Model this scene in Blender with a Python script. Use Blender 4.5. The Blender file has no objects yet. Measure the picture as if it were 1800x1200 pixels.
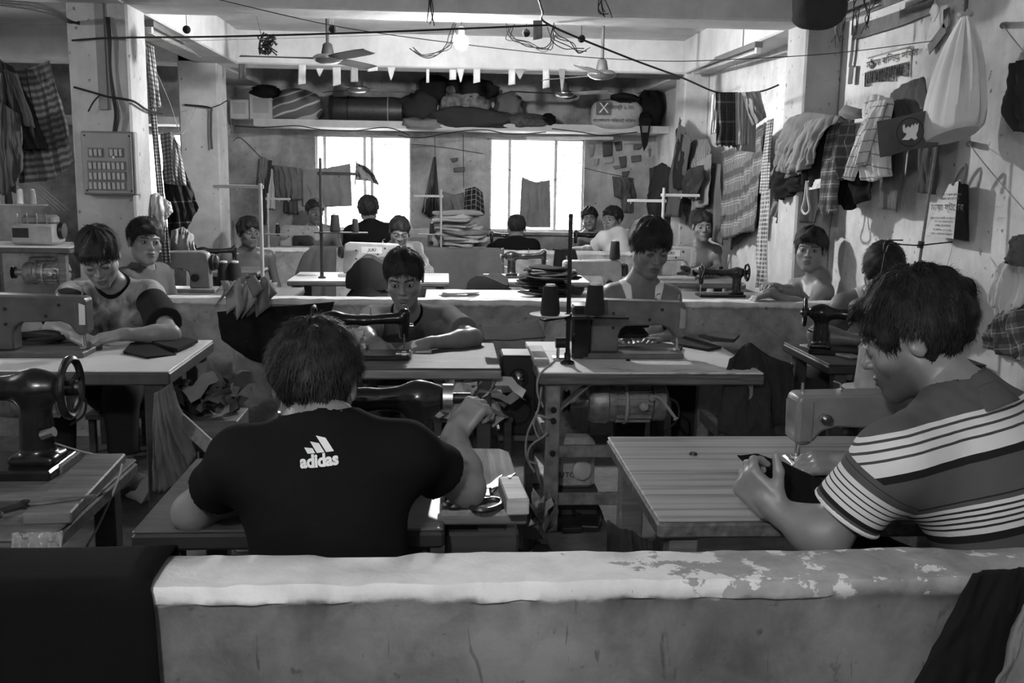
import bpy, math, random
import numpy as np
from mathutils import Vector, Matrix, noise as mnoise

# ------------------------------------------------------------------ camera
F = 1750.0; H = 1.28                      # focal length in pixels of an 1800x1200 frame, eye height
def _cam():
    psi = math.asin(.0673); phi = math.radians(9.41); th = .0157
    f = np.array([math.sin(psi)*math.cos(phi), math.cos(psi)*math.cos(phi), -math.sin(phi)])
    r0 = np.array([math.cos(psi), -math.sin(psi), 0]); u0 = np.cross(r0, f)
    c, s = math.cos(th), math.sin(th)
    return r0*c+u0*s, u0*c-r0*s, f
R_, U_, F_ = _cam(); C_ = np.array([0, 0, H])
def px(x, y, Y=None, Z=None, X=None):
    """a photo pixel carried out to the plane Y=, Z= or X= that the thing stands on or hangs from"""
    d = F_+R_*((x-900)/F)+U_*((600-y)/F)
    t = Y/d[1] if Y is not None else ((Z-H)/d[2] if Z is not None else X/d[0])
    return C_+d*t
scn = bpy.context.scene
COL = scn.collection
cam_d = bpy.data.cameras.new('camera'); cam = bpy.data.objects.new('camera', cam_d); COL.objects.link(cam)
cam_d.sensor_width = 36; cam_d.lens = 36*F/1800; cam_d.clip_start = .02; cam_d.clip_end = 200
cam.matrix_world = Matrix(((R_[0], U_[0], -F_[0], 0), (R_[1], U_[1], -F_[1], 0), (R_[2], U_[2], -F_[2], H), (0, 0, 0, 1)))
scn.camera = cam
# ------------------------------------------------------------------ light and exposure
scn.view_settings.view_transform = 'Standard'; scn.view_settings.look = 'None'
scn.view_settings.gamma = 1; scn.view_settings.use_curve_mapping = False
scn.view_settings.exposure = 0.68
W = bpy.data.worlds.new('overcast_sky'); scn.world = W; W.use_nodes = True
W.node_tree.nodes['Background'].inputs[0].default_value = (1, 1, 1, 1)
W.node_tree.nodes['Background'].inputs[1].default_value = 17.0
LAMP_NEAR = 44.0; LAMP_MID = 84.0; FILL_AISLE = 26.0

# ------------------------------------------------------------------ object helpers
def tag(o, label=None, cat=None, group=None, kind=None):
    if label: o['label'] = label
    if cat: o['category'] = cat
    if group: o['group'] = group
    if kind: o['kind'] = kind
    return o
def empty(name, loc=(0, 0, 0), label=None, cat=None, group=None, rz=0):
    o = bpy.data.objects.new(name, None); COL.objects.link(o); o.location = loc; o.rotation_euler.z = rz
    o.empty_display_size = .05
    return tag(o, label, cat, group)
def link(name, me, m, parent=None, world=False):
    o = bpy.data.objects.new(name, me); COL.objects.link(o)
    if m is not None and len(me.materials) == 0:
        for q in (m if isinstance(m, (list, tuple)) else [m]): me.materials.append(q)
    if parent is not None:
        o.parent = parent
        if world:                           # mesh data is in world space: keep it there
            o.matrix_parent_inverse = (Matrix.LocRotScale(parent.location, parent.rotation_euler, parent.scale)).inverted()
    return o
def copy_tree(o, parent=None):
    c = o.copy(); COL.objects.link(c); c.parent = parent
    for ch in o.children: copy_tree(ch, c)
    return c
def V(*a): return Vector(a[0] if len(a) == 1 else a)
def frame(z, x=None):
    """rotation whose local z is z and local x near x"""
    z = V(z).normalized(); x = V(x) if x is not None else (V(1, 0, 0) if abs(z.x) < .9 else V(0, 1, 0))
    x = (x-z*x.dot(z)).normalized(); y = z.cross(x)
    return Matrix((x, y, z)).transposed()
class MB:
    """collects boxes, tubes, lathes, prisms; build() links them as one mesh"""
    def __init__(s): s.v = []; s.f = []; s.uv = {}; s.T = Matrix.Identity(4)
    def add(s, vs, fs):
        b = len(s.v); s.v += [tuple(s.T @ V(p)) for p in vs]; s.f += [tuple(i+b for i in f) for f in fs]; return s
    def box(s, c, d, rot=None, taper=1.0):
        hx, hy, hz = d[0]/2, d[1]/2, d[2]/2; t = taper
        vs = [(-hx, -hy, -hz), (hx, -hy, -hz), (hx, hy, -hz), (-hx, hy, -hz), (-hx*t, -hy*t, hz), (hx*t, -hy*t, hz), (hx*t, hy*t, hz), (-hx*t, hy*t, hz)]
        M = rot if rot is not None else Matrix.Identity(3); c = V(c)
        return s.add([M @ V(p)+c for p in vs], [(3, 2, 1, 0), (4, 5, 6, 7), (0, 1, 5, 4), (1, 2, 6, 5), (2, 3, 7, 6), (3, 0, 4, 7)])
    def bbox(s, lo, hi): return s.box([(a+b)/2 for a, b in zip(lo, hi)], [b-a for a, b in zip(lo, hi)])
    def cbox(s, c, d, ch=.004, rot=None):
        """box with chamfered edges"""
        hx, hy, hz = d[0]/2, d[1]/2, d[2]/2; ch = min(ch, hx*.9, hy*.9, hz*.9); vs = []; ring = []
        for z, k in ((-hz, 1), (-hz+ch, 0), (hz-ch, 0), (hz, 1)):
            i = ch*k; a, b = hx-i, hy-i; q = ch*(.9 if not k else .5); r = []
            for x, y in ((-a+q, -b), (a-q, -b), (a, -b+q), (a, b-q), (a-q, b), (-a+q, b), (-a, b-q), (-a, -b+q)):
                r.append(len(vs)); vs.append((x, y, z))
            ring.append(r)
        fs = [tuple(reversed(ring[0])), tuple(ring[3])]
        for k in range(3):
            for i in range(8): fs.append((ring[k][i], ring[k][(i+1) % 8], ring[k+1][(i+1) % 8], ring[k+1][i]))
        M = rot if rot is not None else Matrix.Identity(3); c = V(c)
        return s.add([M @ V(p)+c for p in vs], fs)
    def beam(s, a, b, w, d, up=(0, 0, 1), ch=.002):
        a, b = V(a), V(b); z = b-a; M = frame(z, V(up).cross(z) if abs(z.normalized().dot(V(up))) < .98 else (1, 0, 0))
        return s.cbox((a+b)/2, (w, d, z.length), ch, M)
    def cyl(s, a, b, r0, r1=None, n=12, caps=True):
        a, b = V(a), V(b); r1 = r0 if r1 is None else r1; M = frame(b-a); vs = []
        for p, r in ((a, r0), (b, r1)):
            for i in range(n): t = 2*math.pi*i/n; vs.append(p+M @ V(r*math.cos(t), r*math.sin(t), 0))
        fs = [(i, (i+1) % n, n+(i+1) % n, n+i) for i in range(n)]
        if caps: fs += [tuple(range(n-1, -1, -1)), tuple(range(n, 2*n))]
        return s.add(vs, fs)
    def lathe(s, prof, c=(0, 0, 0), axis=(0, 0, 1), n=16, x=None):
        M = frame(axis, x); c = V(c); vs = []; fs = []
        for r, z in prof:
            for i in range(n): t = 2*math.pi*i/n; vs.append(c+M @ V(max(r, 1e-5)*math.cos(t), max(r, 1e-5)*math.sin(t), z))
        for k in range(len(prof)-1):
            for i in range(n): fs.append((k*n+i, k*n+(i+1) % n, (k+1)*n+(i+1) % n, (k+1)*n+i))
        fs += [tuple(range(n-1, -1, -1)), tuple(range((len(prof)-1)*n, len(prof)*n))]
        return s.add(vs, fs)
    def tube(s, pts, r, n=6, closed=False):
        pts = [V(p) for p in pts]; N = len(pts); vs = []; fs = []; M = None
        rr = r if isinstance(r, (list, tuple)) else [r]*N
        for k in range(N):
            t = (pts[(k+1) % N]-pts[k-1]) if closed else (pts[min(k+1, N-1)]-pts[max(k-1, 0)])
            if t.length < 1e-9: t = V(0, 0, 1)
            M = frame(t, M.col[0] if M is not None else None)
            for i in range(n): a = 2*math.pi*i/n; vs.append(pts[k]+M @ V(rr[k]*math.cos(a), rr[k]*math.sin(a), 0))
        for k in range(N if closed else N-1):
            k2 = (k+1) % N
            for i in range(n): fs.append((k*n+i, k*n+(i+1) % n, k2*n+(i+1) % n, k2*n+i))
        if not closed: fs += [tuple(range(n-1, -1, -1)), tuple(range((N-1)*n, N*n))]
        return s.add(vs, fs)
    def torus(s, c, axis, R, r, n=24, m=8):
        M = frame(axis); c = V(c)
        return s.tube([c+M @ V(R*math.cos(2*math.pi*i/n), R*math.sin(2*math.pi*i/n), 0) for i in range(n)], r, m, True)
    def prism(s, poly, d, c=(0, 0, 0), rot=None):
        """polygon in local x,z extruded along local y from -d/2 to d/2"""
        n = len(poly); M = rot if rot is not None else Matrix.Identity(3); c = V(c)
        vs = [c+M @ V(x, -d/2, z) for x, z in poly]+[c+M @ V(x, d/2, z) for x, z in poly]
        return s.add(vs, [tuple(range(n)), tuple(range(2*n-1, n-1, -1))]+[(i, n+i, n+(i+1) % n, (i+1) % n) for i in range(n)])
    def sphere(s, c, r, n=12, m=8, sc=(1, 1, 1)):
        return s.lathe([(r*sc[0]*math.sin(math.pi*k/m), -r*sc[2]*math.cos(math.pi*k/m)) for k in range(m+1)], c, n=n)
    def build(s, name, m, parent=None, smooth=False, bevel=0, label=None, world=False):
        me = bpy.data.meshes.new(name); me.from_pydata(s.v, [], s.f); me.validate(); me.update()
        if smooth:
            me.shade_smooth()
            try: me.set_sharp_from_angle(angle=math.radians(42 if smooth is True else smooth))
            except Exception: pass
        o = link(name, me, m, parent, world)
        if bevel:
            b = o.modifiers.new('bevel', 'BEVEL'); b.width = bevel; b.segments = 2; b.limit_method = 'ANGLE'; b.angle_limit = math.radians(35)
        if label: o['label'] = label
        return o
def lerp(a, b, t): return a+(b-a)*t
def sag(a, b, s, n=14):
    a, b = V(a), V(b)
    return [a.lerp(b, i/n)+V(0, 0, -s*4*(i/n)*(1-i/n)) for i in range(n+1)]
def smooth_pts(p, k=6):
    """catmull-rom through points"""
    p = [V(q) for q in p]; out = []
    for i in range(len(p)-1):
        a, b, c, d = p[max(i-1, 0)], p[i], p[i+1], p[min(i+2, len(p)-1)]
        for j in range(k):
            t = j/k
            out.append(.5*((2*b)+(c-a)*t+(2*a-5*b+4*c-d)*t*t+(3*b-a-3*c+d)*t**3))
    out.append(p[-1]); return out
def npmesh(name, v, q):
    me = bpy.data.meshes.new(name); n = len(q); k = q.shape[1] if n else 4
    me.vertices.add(len(v)); me.vertices.foreach_set('co', np.ascontiguousarray(v, np.float32).ravel())
    me.loops.add(n*k); me.loops.foreach_set('vertex_index', np.ascontiguousarray(q, np.int32).ravel())
    me.polygons.add(n); me.polygons.foreach_set('loop_start', np.arange(0, n*k, k, dtype=np.int32))
    me.update(calc_edges=True); me.validate(); me.shade_smooth(); return me
def fattr(me, name, arr):
    a = me.attributes.new(name, 'FLOAT', 'POINT'); a.data.foreach_set('value', np.ascontiguousarray(arr, np.float32))

# ------------------------------------------------------------------ materials
class NT:
    def __init__(s, name):
        s.m = bpy.data.materials.new(name); s.m.use_nodes = True; s.t = s.m.node_tree; s.n = s.t.nodes; s.l = s.t.links
        s.bsdf = s.n['Principled BSDF']; s._c = None
    def put(s, sock, v):
        if hasattr(v, 'is_output') or hasattr(v, 'links'): s.l.new(v, sock)
        else: sock.default_value = v
    def node(s, typ, out=0, **kw):
        n = s.n.new(typ)
        for k, v in kw.items():
            if k.startswith('i_'):
                key = k[2:]; key = int(key) if key.isdigit() else key.replace('_', ' ')
                s.put(n.inputs[key], v)
            else: setattr(n, k, v)
        return n.outputs[out]
    def coord(s, kind='Object'): return s.node('ShaderNodeTexCoord', kind)
    def mapn(s, vec, scale=(1, 1, 1), rot=(0, 0, 0), loc=(0, 0, 0)): return s.node('ShaderNodeMapping', i_Vector=vec, i_Scale=scale, i_Rotation=rot, i_Location=loc)
    def noise(s, vec, scale, detail=4, rough=.55, dist=0): return s.node('ShaderNodeTexNoise', 0, i_Vector=vec, i_Scale=scale, i_Detail=detail, i_Roughness=rough, i_Distortion=dist)
    def ramp(s, fac, stops, interp='LINEAR'):
        n = s.n.new('ShaderNodeValToRGB'); n.color_ramp.interpolation = interp; e = n.color_ramp.elements
        while len(e) < len(stops): e.new(.5)
        for q, (p, c) in zip(e, stops): q.position = p; q.color = (c, c, c, 1)
        s.put(n.inputs[0], fac); return n.outputs[0]
    def math(s, op, a, b=0.0, c=0.0, clamp=False):
        n = s.n.new('ShaderNodeMath'); n.operation = op; n.use_clamp = clamp
        s.put(n.inputs[0], a); s.put(n.inputs[1], b); s.put(n.inputs[2], c); return n.outputs[0]
    def mix(s, fac, a, b): # scalar mix
        n = s.n.new('ShaderNodeMix'); n.data_type = 'FLOAT'; s.put(n.inputs[0], fac); s.put(n.inputs[2], a); s.put(n.inputs[3], b); return n.outputs[0]
    def sep(s, vec, k): return s.node('ShaderNodeSeparateXYZ', k, i_0=vec)
    def attr(s, name): return s.node('ShaderNodeAttribute', 2, attribute_name=name)
    def bump(s, h, strength=.3, dist=.01):
        s.put(s.bsdf.inputs['Normal'], s.node('ShaderNodeBump', i_Strength=strength, i_Distance=dist, i_Height=h)); return s
    def grey(s, v):
        n = s.n.new('ShaderNodeCombineColor'); [s.put(n.inputs[i], v) for i in range(3)]; s.put(s.bsdf.inputs['Base Color'], n.outputs[0]); return s
    def set(s, rough=.6, metal=0, spec=.5, **kw):
        s.put(s.bsdf.inputs['Roughness'], rough); s.bsdf.inputs['Metallic'].default_value = metal; s.bsdf.inputs['Specular IOR Level'].default_value = spec
        for k, v in kw.items(): s.put(s.bsdf.inputs[k.replace('_', ' ')], v)
        return s
_MC = {}
def mat(name, v, rough=.6, metal=0, var=.15, vs=9, bump=0, bs=60, spec=.5, detail=4, **kw):
    if name in _MC: return _MC[name]
    t = NT(name); c = t.coord(); n = t.noise(c, vs, detail)
    t.grey(t.math('MULTIPLY', t.ramp(n, [(.25, 1-var), (.75, 1+var)]), v)).set(rough, metal, spec, **kw)
    if bump: t.bump(t.noise(c, bs, 3), bump, .004)
    _MC[name] = t.m; return t.m
def wood(name, v, scale=(1, 12, 12), contrast=.45, rough=.55, bump=.15):
    if name in _MC: return _MC[name]
    t = NT(name); c = t.mapn(t.coord(), scale); n = t.noise(c, 4, 6, .6, .6); n2 = t.noise(t.coord(), 5, 3)
    g = t.math('MULTIPLY', t.ramp(n, [(.3, 1-contrast), (.7, 1+contrast*.6)]), t.ramp(n2, [(.3, .75), (.7, 1.1)]))
    t.grey(t.math('MULTIPLY', g, v)).set(rough); t.bump(n, bump, .003); _MC[name] = t.m; return t.m
def fabric(name, v, var=.18, rough=.9, weave=.25, vs=5):
    if name in _MC: return _MC[name]
    t = NT(name); c = t.coord(); n = t.noise(c, vs, 4); w = t.noise(t.mapn(c, (1, 1, .6)), 420, 1)
    t.grey(t.math('MULTIPLY', t.ramp(n, [(.3, 1-var), (.7, 1+var)]), v)).set(rough, 0, .12)
    t.bump(w, weave, .002); _MC[name] = t.m; return t.m
def plaid(name, base, lines, rough=.9):
    """woven check: lines = [(axis 0/1, period m, [(pos, width, value)...])] in cloth uv metres"""
    if name in _MC: return _MC[name]
    t = NT(name); uv = t.coord('UV'); val = base
    for ax, per, bands in lines:
        f = t.math('FRACT', t.math('DIVIDE', t.sep(uv, ax), per))
        for p, w, v in bands:
            m = t.math('COMPARE', f, p, w); val = t.mix(t.math('MULTIPLY', m, .62), val, v)
    n = t.noise(t.coord(), 6, 3)
    t.grey(t.math('MULTIPLY', val, t.ramp(n, [(.3, .82), (.7, 1.15)]))).set(rough, 0, .12)
    t.bump(t.noise(t.coord(), 400, 1), .2, .002); _MC[name] = t.m; return t.m
def plaster(name, v, stain=.5, dirt_z=None, spots=True, scale=1.0, bump=.25):
    if name in _MC: return _MC[name]
    t = NT(name); c = t.coord()
    big = t.ramp(t.noise(c, 1.3*scale, 8, .62, .4), [(.32, 1-stain), (.62, 1.05)])
    mid = t.ramp(t.noise(c, 7*scale, 8, .6), [(.3, 1-stain*.45), (.65, 1.05)])
    strk = t.ramp(t.noise(t.mapn(c, (9, 9, .7)), 3, 5, .6), [(.3, 1-stain*.14), (.7, 1.02)])
    g = t.math('MULTIPLY', t.math('MULTIPLY', big, mid), strk)
    if spots:
        sp = t.ramp(t.noise(c, 23, 3, .5), [(.28, .35), (.34, 1)]); g = t.math('MULTIPLY', g, sp)
    if dirt_z is not None:
        z = t.math('ADD', t.sep(c, 2), t.math('MULTIPLY', t.noise(c, 2.5, 5), .5))
        g = t.math('MULTIPLY', g, t.ramp(t.math('DIVIDE', z, 2.6), [(dirt_z[0]/2.6, dirt_z[2]), (dirt_z[1]/2.6, 1)]))
    t.grey(t.math('MULTIPLY', g, v)).set(.85, 0, .3)
    h = t.math('ADD', t.noise(c, 9, 8, .6), t.math('MULTIPLY', t.noise(c, 70, 3), .15)); t.bump(h, bump, .02); _MC[name] = t.m; return t.m
def emit(name, v):
    t = NT(name); t.grey(v); t.bsdf.inputs['Emission Color'].default_value = (1, 1, 1, 1); t.bsdf.inputs['Emission Strength'].default_value = v; return t.m
BLK = mat('black_enamel', .012, .22, 0, .3, 12, 0)
GRN = mat('grey_enamel', .17, .38, 0, .22, 14, .05, 90)
LGT = mat('pale_enamel', .29, .4, 0, .2, 14, .05, 90)
DKM = mat('dark_steel', .03, .4, .6, .3, 20)
CHR = mat('chrome', .6, .22, 1, .15, 20)
IRON = mat('painted_iron', .22, .5, .2, .5, 25, .25, 60)
DARKW = wood('dark_wood', .05); MIDW = wood('worn_wood', .16); PALEW = wood('pale_wood', .36)
PLAS = mat('black_plastic', .015, .45); WHP = mat('white_plastic', .6, .4, 0, .1)
PAPER = mat('paper', .62, .85, 0, .1, 6, .1, 30); THREAD = mat('black_thread', .012, .85, 0, .2, 50, .5, 500)
WIRE = mat('wire_rubber', .015, .6); STRING = mat('string', .3, .9)
# ------------------------------------------------------------------ the room
XR = 2.08; XL = -5.2; YB = 10.0; YF = -1.8; ZC = 2.35; ZB = 2.10; HW = .68
P_WALL = plaster('wall_plaster', .76, .42, (.15, 1.3, .62)); P_BACK = plaster('back_wall_plaster', .5, .7, (.3, 1.5, .6))
P_CEIL = plaster('ceiling_whitewash', .62, .3, None, False); P_PIL = plaster('pillar_plaster', .52, .36, (.2, 1.35, .6))
P_HALF = plaster('half_wall_plaster', .36, .5, None, True, 1.5, .35)
def struct(name, mb, m, **k): o = mb.build(name, m, **k); o['kind'] = 'structure'; return o
t = NT('floor_concrete'); c = t.coord()
g = t.math('MULTIPLY', t.ramp(t.noise(c, 2.2, 8, .65, .5), [(.3, .35), (.68, 1.1)]), t.ramp(t.noise(c, 14, 6), [(.3, .6), (.7, 1.1)]))
t.grey(t.math('MULTIPLY', g, .17)).set(.7, 0, .4); t.bump(t.noise(c, 12, 8), .25, .02); FLOOR = t.m
struct('floor', MB().bbox((XL-.1, YF-.1, -.1), (XR+.1, YB+.2, 0)), FLOOR)
struct('ceiling', MB().bbox((XL-.1, YF-.1, ZC), (XR+.1, YB+.2, ZC+.12)), P_CEIL)
struct('wall_right', MB().bbox((XR, YF, 0), (XR+.12, YB, ZC)), P_WALL)
struct('wall_left', MB().bbox((XL-.12, YF, 0), (XL, YB, ZC)), P_WALL)
struct('wall_front', MB().bbox((XL, YF-.12, 0), (XR, YF, ZC)), P_WALL)
# back wall round its window openings
WIN = [(-1.28, -.35, .74, 1.65), (.43, 1.37, .74, 1.65), (-2.95, -2.35, .72, 1.64), (-5.1, -4.45, .72, 1.64)]
mb = MB(); xs = XL; 
for a, b, z0, z1 in sorted(WIN):
    mb.bbox((xs, YB, 0), (a, YB+.18, ZC)); mb.bbox((a, YB, 0), (b, YB+.18, z0)); mb.bbox((a, YB, z1), (b, YB+.18, ZC)); xs = b
mb.bbox((xs, YB, 0), (XR+.12, YB+.18, ZC)); struct('wall_back', mb, P_BACK)
# windows: frame, mullion, louvre panes
WFR = mat('window_frame_paint', .5, .5, 0, .2); 
t = NT('frosted_louvre'); t.grey(.8).set(.35, 0, .5, Transmission_Weight=.85); LOUV = t.m
for k, (a, b, z0, z1) in enumerate(WIN):
    w = empty('window_%d' % (k+1), ((a+b)/2, YB+.09, z0)); w['kind'] = 'structure'
    fm = MB(); y = YB+.07
    for p, q in (((a, z0), (b, z0)), ((a, z1), (b, z1)), ((a, z0), (a, z1)), ((b, z0), (b, z1))): fm.beam((p[0], y, p[1]), (q[0], y, q[1]), .035, .05, (0, 1, 0))
    fm.build('frame', WFR, w, world=True)
    nm = 2 if k < 2 else 1
    mx = [a+(b-a)*u for u in ((.09, .51, .585) if k == 0 else (.21, .7) if k == 1 else (.5,))]
    for i, x in enumerate(mx): MB().beam((x, y, z0), (x, y, z1), .03, .045, (0, 1, 0)).build('mullion', WFR, w, world=True)
    n = 12; dz = (z1-z0)/n
    edges = [a]+mx+[b]; pane = None
    for i in range(len(edges)-1):
        x0, x1 = edges[i]+.015, edges[i+1]-.015
        if x1-x0 < .09: continue
        for j in range(n):
            MB().box(((x0+x1)/2, YB+.12, z0+(j+.5)*dz), (x1-x0, .004, dz*.94), Matrix.Rotation(-.25, 3, 'X')).build('pane', LOUV, w, world=True)
    for i in range(len(edges)-1):
        x0, x1 = edges[i]+.015, edges[i+1]-.015
        if x1-x0 < .09 or k > 1: continue
        for j in range(1, n): MB().bbox((x0, YB+.095, z0+j*dz-.0045), (x1, YB+.103, z0+j*dz+.0045)).build('louvre_bar', WFR, w, world=True)
    MB().bbox((a-.04, YB-.05, z0-.035), (b+.04, YB+.1, z0-.005)).build('sill', P_BACK, w, world=True)
    l = bpy.data.lights.new('window_portal', 'AREA'); l.shape = 'RECTANGLE'; l.size = b-a; l.size_y = z1-z0; l.cycles.is_portal = True
    o = bpy.data.objects.new('window_portal', l); COL.objects.link(o); o.location = ((a+b)/2, YB+.2, (z0+z1)/2); o.rotation_euler = (math.radians(-90), 0, 0)
# pillars and beams
def pillar(x0, x1, y0, y1, name='pillar'):
    mb = MB(); mb.cbox(((x0+x1)/2, (y0+y1)/2, ZC/2), (x1-x0, y1-y0, ZC), .012); return struct(name, mb, P_PIL)
for y0, y1 in ((5.3, 5.6), (8.0, 8.32), (2.3, 2.6)):
    if y0 > 3: pillar(-1.9+(-.16 if y0 > 7 else 0), -1.6+(-.16 if y0 > 7 else 0), y0, y1)
    if y0 > 3: pillar(1.88, XR, y0, y1)
    pillar(-4.3, -4.0, y0, y1)
P_BEAM = plaster('beam_whitewash', .6, .25, None, False)
for y0 in (2.05, 5.3, 8.0): struct('ceiling_beam', MB().cbox(((XL+XR)/2, y0+.16, (ZB+ZC)/2+.01), (XR-XL, .32, ZC-ZB+.02), .012), P_BEAM)
for y0, y1 in ((YF, 2.05), (2.37, 5.3), (5.62, 8.0), (8.32, YB)):
    for x0, x1 in ((-1.93 if y0 < 6 else -2.06, -1.6 if y0 < 6 else -1.76), (1.86, XR)):
        struct('side_beam', MB().cbox(((x0+x1)/2, (y0+y1)/2, (ZB+ZC)/2+.01), (x1-x0, y1-y0, ZC-ZB+.02), .01), P_BEAM)
# half walls between the rows of benches
def half_wall(name, y0, y1, x0, x1, m, seg=160, rough=.004, lip=.006, chip=.0):
    prof = [(y0, 0), (y0, HW-.055), (y0, HW-.03), (y0-lip, HW-.026), (y0-lip, HW-.008), (y0+.004-lip, HW), (y0+.03, HW+.001), ((y0+y1)/2, HW+.002), (y1-.006, HW), (y1, HW-.008), (y1, 0)]
    vs, fs = [], []; n = len(prof)
    for i in range(seg+1):
        x = lerp(x0, x1, i/seg)
        for j, (y, z) in enumerate(prof):
            q = mnoise.noise((x*9, j*3.1, y0)); q2 = mnoise.noise((x*31, j*5.7, y0+3)); r = mnoise.noise((x*3.1, y0, 7))
            dz = 0; dy = 0
            if 2 <= j <= 8: dz = rough*(q+.6*q2); 
            if j in (3, 4, 5, 2): dy = rough*.8*(q2+q)
            if chip and j in (3, 4, 5): 
                k = max(0, mnoise.noise((x*6.3, 1.7, 2))*1.6-.35)*min(1, max(0, (x+.25)*2)); dy += chip*k; dz -= chip*.55*k if j != 3 else -chip*.2*k
            if chip and j in (7, 8): dz -= chip*.8*max(0, mnoise.noise((x*4.1, 9.2, 2))*1.5-.45)
            vs.append((x, y+dy, z+dz))
    for i in range(seg):
        for j in range(n-1): fs.append((i*n+j, (i+1)*n+j, (i+1)*n+j+1, i*n+j+1))
    fs += [tuple(range(n)), tuple(range(seg*n+n-1, seg*n-1, -1))]
    mb = MB(); mb.add(vs, fs); return struct(name, mb, m, smooth=50)
def half_mat(name, face, top, wear=True, brown=0):
    t = NT(name); c = t.coord(); n1 = t.noise(c, 2.3, 8, .62, .4); n2 = t.noise(c, 11, 8, .6, .3); n3 = t.noise(c, 34, 5)
    g = t.math('MULTIPLY', t.ramp(n1, [(.3, .45), (.65, 1.1)]), t.ramp(n2, [(.3, .6), (.62, 1.08)]))
    g = t.math('MULTIPLY', g, t.ramp(n3, [(.27, .4), (.36, 1)]))
    scr = t.ramp(t.noise(t.mapn(c, (5, 5, 1), (0, .4, 0)), 6, 3, .5, 1.2), [(.28, .55), (.33, 1)]); g = t.math('MULTIPLY', g, scr)
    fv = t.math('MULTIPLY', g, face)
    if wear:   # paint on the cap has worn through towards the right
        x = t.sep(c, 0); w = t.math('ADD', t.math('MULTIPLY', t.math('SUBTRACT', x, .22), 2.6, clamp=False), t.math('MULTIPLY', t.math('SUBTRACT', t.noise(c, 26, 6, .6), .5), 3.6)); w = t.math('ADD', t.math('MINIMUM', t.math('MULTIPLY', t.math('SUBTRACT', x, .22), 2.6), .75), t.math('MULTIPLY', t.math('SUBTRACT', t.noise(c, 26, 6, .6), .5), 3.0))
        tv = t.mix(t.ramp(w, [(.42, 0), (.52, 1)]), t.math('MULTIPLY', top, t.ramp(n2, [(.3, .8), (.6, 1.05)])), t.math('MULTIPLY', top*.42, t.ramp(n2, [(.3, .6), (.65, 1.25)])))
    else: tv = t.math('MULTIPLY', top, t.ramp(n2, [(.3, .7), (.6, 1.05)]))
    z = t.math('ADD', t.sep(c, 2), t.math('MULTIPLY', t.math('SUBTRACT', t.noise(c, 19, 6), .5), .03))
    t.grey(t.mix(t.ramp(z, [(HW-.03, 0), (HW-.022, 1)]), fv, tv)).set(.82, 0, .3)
    t.bump(t.math('ADD', n2, t.math('MULTIPLY', t.noise(c, 60, 4), .25)), .45, .012); return t.m
half_wall('wall_near', 1.41, 1.535, XL, XR, half_mat('near_half_wall', .2, .7), 700, .004, .006, .02)
half_wall('wall_middle', 4.84, 4.96, XL, XR, half_mat('middle_half_wall', .36, .6, False), 220, .004, .004, .006)
half_wall('wall_far', 8.12, 8.24, -2.2, XR, half_mat('far_half_wall', .4, .6, False), 160, .004, .004)
# loft shelf along the back wall
struct('trim_1', MB().bbox((-1.76, 9.42, 1.70), (XR, YB, 1.765)), P_BEAM)
struct('trim_2', MB().bbox((XL, 9.42, 1.70), (-2.1, YB, 1.765)), P_BEAM)
# ------------------------------------------------------------------ smooth bodies: distance fields turned into meshes
A = lambda *a: np.array(a[0] if len(a) == 1 else a, np.float32)
def _nrm(q): return np.sqrt(np.einsum('ij,ij->i', q, q))
def smin(a, b, k):
    if k <= 0: return np.minimum(a, b)
    h = np.clip(.5+.5*(b-a)/k, 0, 1); return b*(1-h)+a*h-k*h*(1-h)
def smax(a, b, k): return -smin(-a, -b, k)
class N:
    def __init__(s, f, c, R): s.f = f; s.c = A(c); s.R = float(R)
    def __call__(s, P): return s.f(P)
def cone(a, b, ra, rb, flat=False, sq=None):
    a, b = A(a), A(b); ba = b-a; L2 = max(float(ba@ba), 1e-9); L = math.sqrt(L2)
    def f(P):
        t = (P-a)@ba/L2; tc = np.clip(t, 0, 1); q = P-a-tc[:, None]*ba; d = _nrm(q)-(ra+(rb-ra)*tc)
        if flat:
            tu = np.clip(t, 0, 3); q = P-a-tu[:, None]*ba; d = _nrm(q)-(ra+(rb-ra)*tu); d = np.maximum(d, (t-1)*L)
        return d
    return N(f, (a+b)/2, L/2+max(ra, rb))
def ell(c, r, M=None):
    c, r = A(c), A(r); M = None if M is None else A(M)
    def f(P):
        q = P-c
        if M is not None: q = q@M.T
        k0 = _nrm(q/r); k1 = _nrm(q/(r*r))+1e-9; return k0*(k0-1)/k1
    return N(f, c, r.max())
def rbox(c, hd, r, M=None):
    c, hd = A(c), A(hd); M = None if M is None else A(M)
    def f(P):
        q = P-c
        if M is not None: q = q@M.T
        q = np.abs(q)-hd+r; return _nrm(np.maximum(q, 0))+np.minimum(q.max(1), 0)-r
    return N(f, c, math.sqrt(float(hd@hd)))
def U(k, *ns):
    c = np.mean([n.c for n in ns], 0); R = max(np.linalg.norm(n.c-c)+n.R for n in ns)+k
    def f(P):
        d = None
        for n in ns:
            q = P-n.c; m = _nrm(q)-n.R; s = m < .07
            if s.any(): m[s] = n.f(P[s])
            d = m if d is None else smin(d, m, k)
        return d
    return N(f, c, R)
def cut(n, g, k=.004): return N(lambda P: smax(n.f(P), g(P), k), n.c, n.R)      # keep where g<0
def sub(n, o, k=.004): return N(lambda P: smax(n.f(P), -o.f(P), k), n.c, n.R)
def disp(n, g): return N(lambda P: n.f(P)+g(P), n.c, n.R+.02)
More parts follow.
